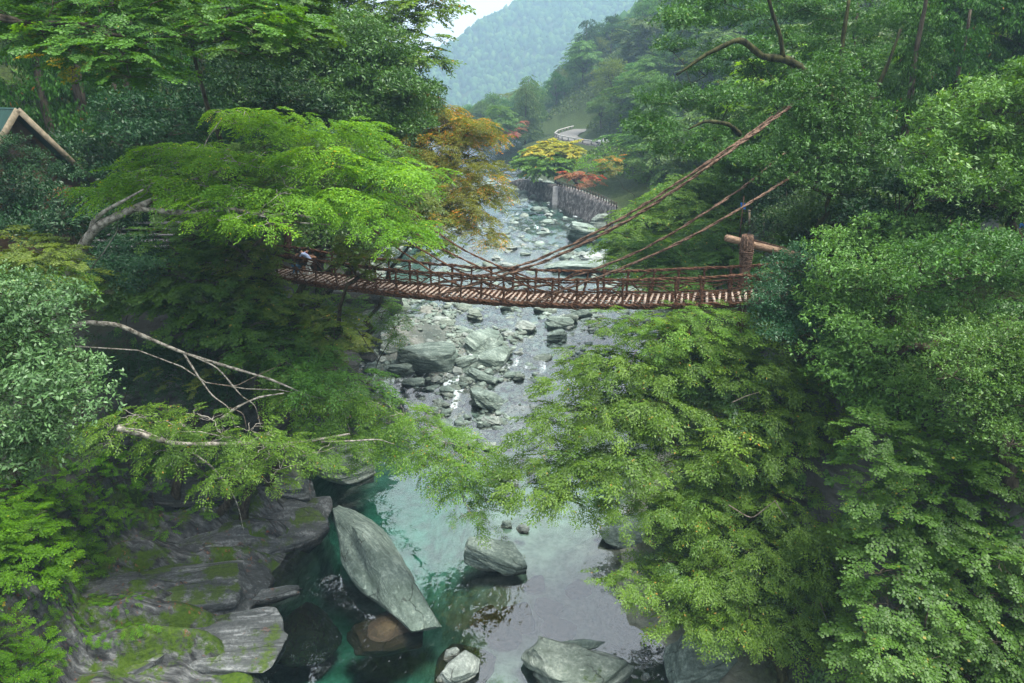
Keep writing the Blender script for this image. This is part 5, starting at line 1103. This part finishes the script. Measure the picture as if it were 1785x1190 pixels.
T('shrub', 'shrubs cloaking the dark rock face under the left bridge end', [(380, 540), (470, 560), (560, 640), (520, 690), (430, 640)], (40, 37), 1.0, (-16, 39), 'maple', .12, 'layer_mid', 'bark', 113, per=12, scale=1., flat=.35, cat='shrub', limbs=False)
# ferns and bushes bottom left
T('fern_bush', 'bright green bush at the left edge above the dark ledges', [(-40, 850), (60, 835), (140, 850), (180, 900), (150, 950), (160, 1000), (90, 1010), (20, 1000), (-40, 990)], (23, 20), .6, (-18.5, 22), 'maple', .09, 'fern', 'bark', 29, per=26, scale=.75, flat=.45, cat='bush', jit=.4, onground=True)
T('fern_bush', 'mossy green bush in the bottom left corner', [(-40, 1060), (30, 1080), (80, 1130), (70, 1220), (-40, 1220)], (18.5, 17), .5, (-13.5, 17.5), 'maple', .08, 'fern', 'bark', 30, per=28, scale=.65, flat=.45, cat='bush', jit=.3, onground=True)
T('fern_bush', 'low green bush on the moss between the ledge and the dark overhang', [(200, 880), (300, 880), (390, 870), (400, 900), (300, 930), (210, 940)], (29.5, 28), .5, (-14.5, 29.5), 'maple', .07, 'fern', 'bark', 31, n=12, per=20, scale=.5, flat=.3, cat='bush', jit=.2, limbs=False, onground=True)
T('fern_bush', 'dim green bush under the low mottled limb', [(140, 770), (260, 790), (340, 810), (420, 850), (330, 850), (230, 850), (150, 830)], (27.5, 26.5), .7, (-17, 28), 'maple', .08, 'fern', 'bark', 32, per=18, scale=.7, flat=.4, cat='bush', jit=.3, onground=True)
# --- right side
g1, u1 = pathpx([(1270, 880, 24.6), (1310, 905, 24.2), (1335, 885, 24.1), (1352, 872, 24)], .03, .012)
g2, u2 = pathpx([(1350, 872, 24.2), (1362, 890, 24), (1372, 905, 24)], .02, .008)
g3, u3 = pathpx([(1495, 915, 22.4), (1530, 920, 22.2), (1570, 922, 22), (1580, 935, 22)], .025, .008)
g4_, u4 = pathpx([(1498, 918, 22.4), (1530, 940, 22.2), (1562, 956, 22)], .018, .008)
g5, u5 = pathpx([(1275, 702, 27.2), (1300, 690, 27), (1325, 683, 26.9)], .025, .01)
g6, u6 = pathpx([(1082, 660, 28.8), (1098, 640, 28.6), (1108, 612, 28.4)], .03, .01)
g7, u7 = pathpx([(1430, 1050, 22), (1437, 1070, 21.9), (1445, 1090, 21.9)], .02, .008)
T('zelkova_tree', 'big bright layered tree spreading over the pool in front of the right bridge end',
  [[(1060, 562), (1150, 545), (1330, 552), (1390, 590), (1280, 600), (1130, 600)], [(955, 655), (1010, 612), (1120, 614), (1200, 642), (1100, 662), (960, 680)], [(1210, 622), (1330, 615), (1450, 645), (1500, 668), (1430, 690), (1300, 670)],
   [(920, 735), (970, 704), (1100, 692), (1200, 702), (1150, 738), (1000, 757), (930, 768)], [(1230, 707), (1350, 710), (1480, 730), (1500, 747), (1400, 760), (1270, 752)], [(900, 805), (970, 787), (1100, 777), (1200, 792), (1120, 828), (980, 848), (920, 845)],
   [(1220, 782), (1330, 777), (1400, 792), (1330, 820), (1230, 828)], [(950, 855), (1050, 842), (1020, 870), (960, 878)]],
  (31.0, 26.0), 0.85, (11.5, 27.5), 'flat', .12, 'layer', 'bark_moss', 33, n=118, per=24, scale=.9, jit=.7, flat=.28, fill=.25, trunk_r=.25, extra=[(g5, u5), (g6, u6)])
T('zelkova_tree', 'lower bright layered tree with reddish leaf tips, nearest on the right shore',
  [[(1060, 885), (1180, 857), (1300, 842), (1420, 862), (1330, 890), (1180, 903), (1080, 920)], [(1180, 932), (1300, 907), (1480, 902), (1510, 940), (1400, 958), (1250, 962)], [(1060, 1012), (1140, 977), (1260, 987), (1380, 992), (1300, 1028), (1150, 1045)],
   [(1390, 992), (1500, 982), (1520, 1020), (1480, 1058), (1390, 1043)], [(1150, 1078), (1280, 1057), (1400, 1072), (1500, 1102), (1500, 1130), (1400, 1120), (1250, 1100)]],
  (26.5, 22.5), .75, (11.5, 23.5), 'flat', .12, 'layer', 'bark_moss', 34, n=92, per=26, scale=.8, jit=.6, flat=.3, fill=.25, extra=[(g1, u1), (g2, u2), (g7, u7)])
T('understory_tree', 'darker leafy tree showing between the tiers of the lower bright tree', [(1160, 880), (1300, 860), (1480, 880), (1510, 960), (1500, 1100), (1380, 1090), (1250, 1060), (1150, 1010)], (27.5, 24.5), 1.0, (11, 26), 'flat', .12, 'ever', 'bark', 102, n=30, per=16, scale=1., flat=.4)  # added backing: darker leaf colour stands in for under-canopy shade
T('understory_tree', 'darker leafy tree showing between the tiers of the big bright tree', [(1080, 600), (1250, 580), (1420, 620), (1480, 700), (1430, 780), (1280, 810), (1150, 780), (1060, 700)], (32.5, 28.5), 1.1, (12, 29), 'flat', .12, 'ever', 'bark', 103, n=34, per=15, scale=1.1, flat=.35)  # dark foliage added behind the gaps, its colour imitating canopy shade
T('evergreen_tree', 'evergreen crown into which the suspension vines vanish at the upper right', [(1375, 160), (1450, 110), (1540, 210), (1560, 330), (1450, 340), (1400, 310), (1345, 330), (1310, 318), (1330, 275), (1395, 240)], (36.5, 34.5), .85, (15.5, 36), 'tuft', .14, 'ever', 'bark_moss', 104, per=18, scale=1.05, flat=.6, jit=.5)
T('zelkova_tree', 'small leafy tree tip with yellow twig rising at the right bridge end', [(1080, 545), (1180, 535), (1300, 540), (1340, 570), (1240, 600), (1120, 600)], (31, 30), .8, (11, 30), 'flat', .10, 'layer', 'bark', 35, n=18, per=15, scale=.85, jit=.4, flat=.3)
T('evergreen_tree', 'rounded dark teal evergreen at the right end of the bridge deck', [(1330, 480), (1400, 440), (1440, 480), (1440, 560), (1420, 620), (1350, 600), (1315, 540)], (30.5, 29), .75, (14.5, 30), 'tuft', .12, 'teal', 'bark', 36, per=22, scale=.95, flat=.7)
T('evergreen_tree', 'tall glossy green evergreen right of the bridge, middle of the right bank', [(1430, 420), (1530, 385), (1590, 400), (1590, 480), (1570, 560), (1620, 660), (1660, 740), (1560, 760), (1490, 700), (1430, 620), (1450, 540), (1420, 480)], (30, 26), 1.0, (18.5, 27.5), 'tuft', .13, 'ever_light', 'bark', 37, per=19, scale=1.1, flat=.6, trunk_r=.3)
T('evergreen_tree', 'pale green evergreen at the right edge below the hut', [(1600, 440), (1700, 420), (1830, 430), (1830, 560), (1820, 700), (1700, 690), (1660, 620), (1590, 520)], (25.5, 22.5), .9, (20, 24), 'tuft', .12, 'ever', 'bark', 38, per=20, scale=1., flat=.6)
T('evergreen_tree', 'pale olive evergreen with a hanging brown twig, right edge, mid height', [(1650, 560), (1740, 560), (1830, 580), (1830, 760), (1740, 780), (1670, 700)], (22.5, 20.5), .75, (17.5, 21.5), 'tuft', .11, 'ever_light', 'bark', 39, per=22, scale=.9, flat=.6)
T('maple_tree', 'deep green maple wall in the lower right corner', [(1490, 760), (1600, 740), (1720, 780), (1830, 760), (1830, 1230), (1700, 1230), (1600, 1230), (1500, 1180), (1530, 1080), (1530, 960), (1490, 860)], (23, 17), .85, (14.5, 19.5), 'maple', .10, 'layer_mid', 'bark', 40, n=80, per=18, scale=.9, flat=.5, jit=.8, extra=[(g3, u3), (g4_, u4)])
T('evergreen_tree', 'bright glossy evergreen high on the right edge', [(1640, 200), (1700, 150), (1830, 120), (1830, 400), (1740, 360), (1650, 350), (1600, 300)], (33, 29), 1.1, (24, 32), 'tuft', .14, 'ever_light', 'bark', 41, per=17, scale=1.15, flat=.6, trunk_r=.3)
f1, h1 = pathpx([(1500, 330, 45.5), (1490, 250, 45.5), (1485, 200, 45.3), (1440, 165, 45.0), (1400, 120, 44.5), (1370, 102, 44.2), (1330, 100, 43.9), (1290, 65, 43.5), (1230, 95, 43.2), (1180, 130, 42.9)], .42, .07)
f2, h2 = pathpx([(1365, 100, 44.1), (1360, 60, 43.9), (1345, 20, 43.7), (1335, -30, 43.5)], .14, .08)
f3, h3 = pathpx([(1485, 200, 45.3), (1465, 130, 45.3), (1470, 60, 45.3), (1480, 0, 45.3)], .2, .1)
f4, h4 = pathpx([(1485, 250, 45.5), (1510, 190, 45.5), (1545, 120, 45.5), (1570, 50, 45.5)], .2, .08)
f5, h5 = pathpx([(1290, 235, 44.0), (1270, 215, 41.5), (1230, 210, 41.5), (1200, 225, 41.5)], .16, .05)
T('camphor_tree', 'huge evergreen with dark mossy crooked limbs carrying the suspension vines on the right',
  [(1130, 120), (1180, 30), (1230, -60), (1420, -80), (1580, -60), (1620, 40), (1630, 120), (1590, 200), (1640, 300), (1600, 400), (1500, 390), (1440, 400), (1380, 330), (1300, 290), (1220, 300), (1130, 260), (1110, 180)],
  (53, 46), 1.6, f1[0], 'tuft', .15, 'ever', 'bark_moss', 42, n=88, per=13, scale=1.35, flat=.4, jit=2.2, fork=f1[24], trunk_r=.05, extra=[(f1, h1), (f2, h2), (f3, h3), (f4, h4), (f5, h5)], fill=.3)
T('cedar_tree', 'dark green cedar with rusty patches in the upper right corner', [(1600, -60), (1700, -60), (1830, -60), (1830, 130), (1720, 160), (1640, 130), (1610, 60)], (56, 52), 1.4, (33, 54), 'cedar', .2, 'cedar', 'bark', 43, n=38, per=15, scale=1.3, flat=.6)
T('understory_tree', 'dark green tree under the huge evergreen behind the wrapped post', [(1350, 330), (1480, 380), (1500, 440), (1420, 450), (1350, 420), (1340, 360)], (42, 38), 1.1, (19, 40), 'tuft', .15, 'ever_dark', 'bark', 44, per=13, scale=1.2, flat=.5)
T('understory_tree', 'green tree between the huge evergreen and the bright one on the right edge', [(1500, 340), (1640, 330), (1680, 400), (1620, 440), (1500, 430)], (38, 34), 1.1, (22, 36), 'tuft', .14, 'ever', 'bark', 45, per=14, scale=1.1, flat=.5)
T('layered_tree', 'light green layered tree on the right bank behind the diagonal vines', [(1080, 400), (1150, 330), (1220, 300), (1290, 330), (1280, 400), (1230, 430), (1150, 470), (1080, 460)], (66, 58), 1.5, (20, 62), 'flat', .15, 'layer', 'bark', 46, n=44, per=11, scale=1.5, flat=.3)
T('layered_tree', 'dark green layered tree on the bank behind the right half of the bridge', [(1130, 420), (1250, 400), (1300, 440), (1290, 480), (1180, 490), (1110, 480)], (52, 48), 1.2, (17.5, 51), 'flat', .14, 'layer_mid', 'bark', 47, n=28, per=12, scale=1.3, flat=.3)
T('layered_tree', 'leafy bank tree right of the wrapped post', [(1320, 440), (1400, 430), (1430, 480), (1360, 500), (1310, 480)], (36, 34), .9, (15.5, 36), 'maple', .12, 'layer_mid', 'bark', 48, n=12, per=14, scale=1., flat=.4)
T('yellow_tree', 'tree with a bright yellow top in front of the hillside road', [(935, 262), (952, 246), (978, 244), (998, 262), (980, 274), (942, 274)], (139, 136), 1.7, (13, 138), 'flat', .3, 'yellow', 'bark', 49, n=12, per=9, scale=1.6, flat=.4, trunk_r=.4, up=.2)
T('round_tree', 'green crown directly under the yellow tree, above the retaining wall', [(925, 270), (995, 273), (985, 290), (935, 297), (920, 288)], (136, 132), 2.0, (11, 136), 'flat', .3, 'layer', 'bark', 50, n=16, per=7, scale=1.8, flat=.5)
for (lb, pl_, Y_, m_, bx) in [('small red bush on the green slope above the retaining wall', [(985, 303), (1003, 303), (1003, 312), (988, 312)], (128, 127), 'red', (13.5, 128)),
   ('red-topped bush right of the small red one, upstream slope', [(1015, 305), (1040, 305), (1040, 318), (1020, 322)], (124, 122), 'red', (17, 123)),
   ('rusty orange tree at the right end of the upstream slope', [(1035, 280), (1080, 270), (1085, 300), (1050, 300)], (120, 118), 'orange', (21, 120)),
   ('reddish crown high on the hillside left of the road', [(885, 215), (905, 205), (940, 215), (920, 232), (890, 235)], (205, 200), 'red', (4, 204))]:
    T('autumn_bush', lb, pl_, Y_, 1.1, bx, 'flat', .26, m_, 'bark', 51+int(bx[0]), n=5, per=10, scale=1.2, flat=.5, cat='bush')

# ------------------------------------------------------------------ hillside trees: a few shapes, copied
def proto_tree(kind, seed, leaf, per, h=11., r=4.2):
    rng = np.random.RandomState(seed); pads = []
    if kind == 'round':
        for k in range(26):
            v = rng.normal(size=3); v[2] = abs(v[2])*1.1; v /= np.linalg.norm(v); rr = r*rng.uniform(.6, .95); pads.append((np.array([v[0]*rr, v[1]*rr, h*.42+v[2]*h*.42*rng.uniform(.75, 1)]), r*rng.uniform(.26, .42), r*.24))
        for k in range(8):
            a = rng.rand()*6.28; pads.append((np.array([math.cos(a)*r*.8, math.sin(a)*r*.8, h*rng.uniform(.22, .4)]), r*.34, r*.22))
        st = 'tuft'; up = .15
    elif kind == 'layers':
        for k in range(30):
            a = rng.rand()*6.28; zf_ = rng.uniform(.35, 1); rr = r*1.15*math.sqrt(max(.05, 1-(zf_-.45)**2*2.6))*rng.uniform(.3, 1); pads.append((np.array([math.cos(a)*rr, math.sin(a)*rr, h*zf_]), r*rng.uniform(.3, .42), r*.12))
        st = 'flat'; up = .15
    else:
        for k in range(40):
            zf_ = (k+.5)/40; rr = r*.62*(1-zf_)**.8*rng.uniform(.5, 1); a = k*2.4; pads.append((np.array([math.cos(a)*rr, math.sin(a)*rr, h*(.15+.9*zf_)]), r*.30*(1.15-zf_*.8), r*.2)); 
        st = 'cedar'; up = 0
    P, yw, pt, sc, tn = pad_sprays(rng, pads, np.array([0, 0, h*.5]), st, per, 1.0*leaf/.17*(.9 if st != 'flat' else 1.1), up, .3)
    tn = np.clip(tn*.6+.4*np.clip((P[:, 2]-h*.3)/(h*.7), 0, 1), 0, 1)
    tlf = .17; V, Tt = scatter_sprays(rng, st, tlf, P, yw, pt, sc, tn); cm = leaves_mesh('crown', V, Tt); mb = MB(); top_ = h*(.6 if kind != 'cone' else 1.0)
    mb.tube(limb_path(rng, (0, 0, -1.5), (rng.normal()*.3, rng.normal()*.3, top_), 8, 0, .1), np.linspace(r*.075, r*.02, 8), 8)
    if kind != 'cone':
        for c, q, _ in pads[:14]: mb.tube(limb_path(rng, (0, 0, h*.3), c, 5, .05, .3), np.linspace(r*.035, .02, 5), 5)
    V_ = np.concatenate(mb.V); return cm, mb
protos_t = []
holder = empty('tmp', (0, 0, 0), 'tmp', 'tmp')
for kind, seed, leaf, per in [('round', 1, .34, 4.0), ('round', 2, .34, 4.0), ('round', 3, .40, 3.0), ('layers', 4, .36, 4.0), ('layers', 5, .36, 4.0), ('cone', 6, .34, 7.0), ('cone', 7, .40, 6.0)]:
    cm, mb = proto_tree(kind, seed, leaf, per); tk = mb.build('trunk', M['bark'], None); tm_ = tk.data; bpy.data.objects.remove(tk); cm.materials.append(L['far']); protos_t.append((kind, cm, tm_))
bpy.data.objects.remove(holder)
PROT = [(860, 296, 1085, 420), (960, 216, 1046, 264), (760, 390, 1090, 520)]
KW = {'round': 'rounded', 'layers': 'flat-layered', 'cone': 'pointed conifer'}; CW = dict(far='mid green', ever='deep green', ever_dark='blackish green', layer_mid='fresh green', layer='light green', olive='olive', cedar='rust-flecked', teal='blue-green')
def hill_tree(x, y, s, idx, lm, label, group, name='hillside_tree', prot=True, z=None):
    z = Hs(x, y) if z is None else z; kind, cm, tm_ = protos_t[idx]; sz = 11*s
    a = proj((x, y, z)); b = proj((x, y, z+sz)); rp = 4.6*s*FPX/a[2]
    if a[2] < 5 or a[0] < -300 or a[0] > 2100 or b[1] > 1300: return False
    if prot:
        for i_, (x0, y0, x1, y1) in enumerate(PROT):
            if (y < (112, 246, 60)[i_] and (i_ != 1 or x < float(RDX(y))+5)) or (i_ == 2 and y < 135) or (i_ == 0 and y < 128):
                if a[0]+rp > x0 and a[0]-rp < x1 and a[1] > y0 and b[1] < y1: return False
    e = bpy.data.objects.new(name, None); COL.objects.link(e); e.location = (x, y, z); e.scale = (s, s, s*rng.uniform(.85, 1.15)); e.rotation_euler = (0, 0, rng.rand()*6.28); e.empty_display_size = .2
    tag(e, CW[lm]+' '+KW[kind]+' tree '+label if group else label, 'tree', group)
    for nm, me in (('crown', cm), ('trunk', tm_)):
        o = bpy.data.objects.new(nm, me); COL.objects.link(o); o.parent = e
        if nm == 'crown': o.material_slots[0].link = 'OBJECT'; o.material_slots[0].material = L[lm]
    return True
rng = np.random.RandomState(12)
def fill_trees(n, xr, yr, cond, smin, smax, label, group, mats, kinds, gap):
    done = []; tries = 0
    while len(done) < n and tries < n*60:
        tries += 1; y = yr[0]+(yr[1]-yr[0])*rng.rand()**1.15; x = rng.uniform(*xr(y))
        if not cond(x, y): continue
        s = rng.uniform(smin, smax); g = gap*s
        if any((x-a)**2+(y-b)**2 < g*g for a, b in done): continue
        if hill_tree(x, y, s, kinds[rng.randint(len(kinds))], mats[rng.randint(len(mats))], label, group): done.append((x, y))
    return done
Rf_ = lambda y: np.interp(y, YS, RX); Lf_ = lambda y: np.interp(y, YS, LX)
onroad = lambda x, y: 160 < y < 245 and abs(x-float(RDX(y))) < 7.5
d = fill_trees(60, lambda y: (Rf_(y)+3, Rf_(y)+60), (58, 150), lambda x, y: not onroad(x, y), .7, 1.25, 'on the steep right slope upstream of the bridge', 'trees on the right slope upstream', ['far', 'ever', 'far', 'layer_mid', 'far', 'layer'], [0, 1, 2, 3, 4, 3], 5.2)
d = fill_trees(130, lambda y: (Rf_(y)+4, Rf_(y)+110+y*.2), (150, 330), lambda x, y: not onroad(x, y), .9, 1.5, 'on the hazy far right hillside above the road', 'trees on the far right hillside', ['far', 'far', 'ever', 'layer_mid', 'far', 'olive', 'far', 'cedar'], [0, 1, 2, 3, 4, 5, 6, 0, 1], 6.2)
d = fill_trees(40, lambda y: (Lf_(y)-60, Lf_(y)-3), (62, 150), lambda x, y: x < -.105*y-4.5, .8, 1.3, 'on the left slope behind the autumn tree', 'trees on the left slope upstream', ['far', 'ever', 'ever_dark', 'layer_mid'], [0, 1, 2, 3, 4], 5.5)
d = fill_trees(26, lambda y: (-120, Lf_(y)-6), (150, 330), lambda x, y: x < -.075*y-2, .9, 1.3, 'in haze where the valley bends', 'trees at the valley bend', ['far', 'ever'], [0, 1, 2, 5, 6], 7)
d = fill_trees(34, lambda y: (RDX(y)+5, RDX(y)+48), (172, 262), lambda x, y: x > float(RDX(y))+6, .55, .95, 'on the cut slope just above the hillside road', 'trees on the slope above the road', ['far', 'ever', 'layer_mid', 'far'], [0, 1, 2, 3, 4], 4.5)
# the tall conifer on the skyline
x_, y_ = atY(1025, 60, 300)[:2]; hill_tree(x_, y_, 1.5, 5, 'ever_dark', 'tall dark conifer standing out on the ridge against the misty mountain', None, 'conifer', False)
x_, y_ = atY(1035, 60, 305)[:2]; hill_tree(x_, y_, 1.2, 6, 'ever_dark', 'shorter dark conifer right beside the tall one on the ridge', None, 'conifer', False)
# cedar wood behind the house and the left slope
def cedar_near(x, y, h, seed, label, group):
    rng2 = np.random.RandomState(seed); z = Hs(x, y); e = empty('cedar', (x, y, z-.5), label, 'tree', group); mb = MB()
    mb.tube(limb_path(rng2, (x, y, z-.5), (x+rng2.normal()*.3, y, z+h), 12, 0, .03), np.linspace(.38, .08, 12), 10, .12, seed); kid(mb, 'trunk', M['bark'], e)
    pads = []
    for k in range(30):
        zf_ = rng2.uniform(.38, 1); a = rng2.rand()*6.28; rr = 2.6*(1.15-zf_)*rng2.uniform(.4, 1); pads.append((np.array([math.cos(a)*rr, math.sin(a)*rr, h*zf_]), rng2.uniform(.7, 1.1)*(1.4-zf_), .5))
    P, yw, pt, sc, tn = pad_sprays(rng2, pads, np.array([0, 0, h*.6]), 'cedar', 10, 1.2, -.2, .4); V, Tt = scatter_sprays(rng2, 'cedar', .2, P, yw, pt+.3, sc, tn); ob('crown', leaves_mesh('crown', V, Tt), L['cedar'], e)
ced = []
for k in range(26):
    for _ in range(40):
        y = rng.uniform(44, 62); x = rng.uniform(-52, -19)
        if all((x-a)**2+(y-b)**2 > 9 for a, b in ced): ced.append((x, y)); break
for k, (x, y) in enumerate(ced): cedar_near(x, y, rng.uniform(15, 20), 300+k, 'tall straight-trunked cedar in the dark wood on the left', 'cedars in the dark wood on the left')
for k, (x, y) in enumerate([(24, 45), (29, 49), (34, 47), (31, 56), (26, 58), (38, 54), (22, 55), (42, 60), (35, 63)]): cedar_near(x, y, rng.uniform(13, 17), 400+k, 'dark cedar behind the huge evergreen on the right bank', 'cedars on the right bank')
# backing trees so that the steep near banks carry a wood
bk = [(17, 37), (21, 41), (16.5, 44), (25, 38), (20, 49), (30, 41), (28, 34), (34, 36), (26, 29), (31, 30), (24, 24), (28, 22), (22, 19.5), (18.5, 33)]
for k, (x, y) in enumerate(bk): hill_tree(x, y, rng.uniform(.5, .75), k % 3, ['ever', 'ever_dark', 'layer_mid'][k % 3], 'in the shaded mass covering the right bank', 'trees massed on the right bank', 'bank_tree', False)
bk = [(-24, 47), (-20.5, 52), (-18.5, 56), (-22, 60), (-17.8, 50), (-38, 46)]
for k, (x, y) in enumerate(bk): hill_tree(x, y, rng.uniform(.5, .75), k % 3, ['ever_dark', 'ever', 'teal'][k % 3], 'in the shaded mass covering the left bank', 'trees massed on the left bank', 'bank_tree', False)

# ------------------------------------------------------------------ uncountable growth
def ground_cover(name, n, xr, yr, cond, leaf, style, lm, scale, seed, lift=.05, pit=.0):
    rng = np.random.RandomState(seed); x = rng.uniform(xr[0], xr[1], n); y = rng.uniform(yr[0], yr[1], n); z = H(x, y); k = cond(x, y, z); x, y, z = x[k], y[k], z[k]; m_ = len(x)
    e = .4; gxx = (H(x+e, y)-H(x-e, y))/(2*e); gyy = (H(x, y+e)-H(x, y-e))/(2*e); yaw = np.arctan2(-gyy, -gxx)+rng.normal(0, .7, m_); sl = np.sqrt(gxx**2+gyy**2)
    P = np.stack([x, y, z+lift+.1*rng.rand(m_)], -1); V, Tt = scatter_sprays(rng, style, leaf, P, yaw, np.arctan(sl)*.7+rng.normal(0, .15, m_), rng.uniform(.7, 1.3, m_)*scale)
    return tag(ob(name, leaves_mesh(name, V, Tt), L[lm]), kind='stuff')
pn = lambda x, y, s, o=0: fbm(np.stack([x*s+o, y*s, x*0+o], -1), 3)
ground_cover('undergrowth', 5200, (-45, -12.5), (14, 70), lambda x, y, z: (z > Wl(y)+4.2)&(pn(x, y, .25) > -.3), .13, 'maple', 'layer_mid', .9, 1)
ground_cover('undergrowth', 5200, (8, 45), (12, 75), lambda x, y, z: (z > Wl(y)+1.6)&(pn(x, y, .25, 4) > -.35), .13, 'maple', 'ever', .95, 2)
ground_cover('moss_plants', 6000, (-24, -12.5), (19, 37), lambda x, y, z: (z > 2.6)&(z < 9)&(pn(x, y, .5, 8) > -.12), .05, 'maple', 'fern', .35, 3, .02)
ground_cover('slope_grass', 6000, (8, 60), (112, 190), lambda x, y, z: (z > Wl(y)+3)&(x < Rf_(y)+26)&((y < 160)|(x < RDX(y)-6)), .34, 'tuft', 'fern', 1.2, 4)
ground_cover('slope_scrub', 26000, (-20, 130), (58, 330), lambda x, y, z: (z > Wl(y)+4)&(x > Rf_(y)+3)&((y < 160)|(y > 245)|(x > RDX(y)+6)), .40, 'tuft', 'far', 2.2, 5)
lt = leaf_mat('leaf_litter', (.06, .03, .015), (.26, .11, .05), None, 0, .01, .1); L['litter'] = lt
ground_cover('leaf_litter', 2600, (-23, -11.5), (19, 36), lambda x, y, z: (z > .5)&(z < 6)&(pn(x, y, .8, 3) > .08), .045, 'maple', 'litter', .16, 7, .015)
# forest on the distant mountain: one mass
rng = np.random.RandomState(77); n = 15000
y = np.where(rng.rand(n) < .25, 340+rng.rand(n)*900, 1380+rng.rand(n)*580); x = (rng.rand(n)-.5)*(.62*y)+.06*y; k_ = H(x, y) < 320; x, y = x[k_], y[k_]; n = len(x); z = H(x, y)
Vs, Fs = ico(1); nf = len(Vs)
k = rng.uniform(2.6, 5.4, n)*(1+.0003*y); P = np.stack([x, y, z+k*.6], -1)
V = P[:, None]+Vs[None]*k[:, None, None]*np.array([1, 1, 1.4])*(1+.3*rng.normal(0, 1, (n, nf, 1)).clip(-1.2, 1.2)); Fa = (Fs[None]+(np.arange(n)*nf)[:, None, None]).reshape(-1, 3)
fm_ = mesh_np('distant_forest', V.reshape(-1, 3), Fa, tint=np.repeat(np.clip(rng.rand(n)*.95, 0, 1), len(Fs)))
m, t = mat('distant_leaves'); at = N(t, 'ShaderNodeAttribute', attribute_name='tint'); prin(t, ramp(t, at.outputs['Fac'], [(0, (.012, .035, .01, 1)), (.6, (.03, .075, .018, 1)), (1, (.07, .12, .03, 1))]), .95, None, .0)
tag(ob('distant_forest', fm_, m), kind='stuff')

# ------------------------------------------------------------------ haze
m, t = mat('haze'); vs = N(t, 'ShaderNodeVolumePrincipled'); vs.inputs['Color'].default_value = (.33, .49, .66, 1); vs.inputs['Density'].default_value = HAZE
vs.inputs['Anisotropy'].default_value = .0; o_ = N(t, 'ShaderNodeOutputMaterial'); t.links.new(vs.outputs[0], o_.inputs['Volume'])
mb = MB(); mb.box((0, 1000, 190), (1300, 0, 0), (0, 1100, 0), (0, 0, 285)); hz_ = mb.build('haze', m, None, False); tag(hz_, kind='stuff')
print('objects', len(bpy.data.objects), 'faces', sum(len(me.polygons)*me.users for me in bpy.data.meshes))
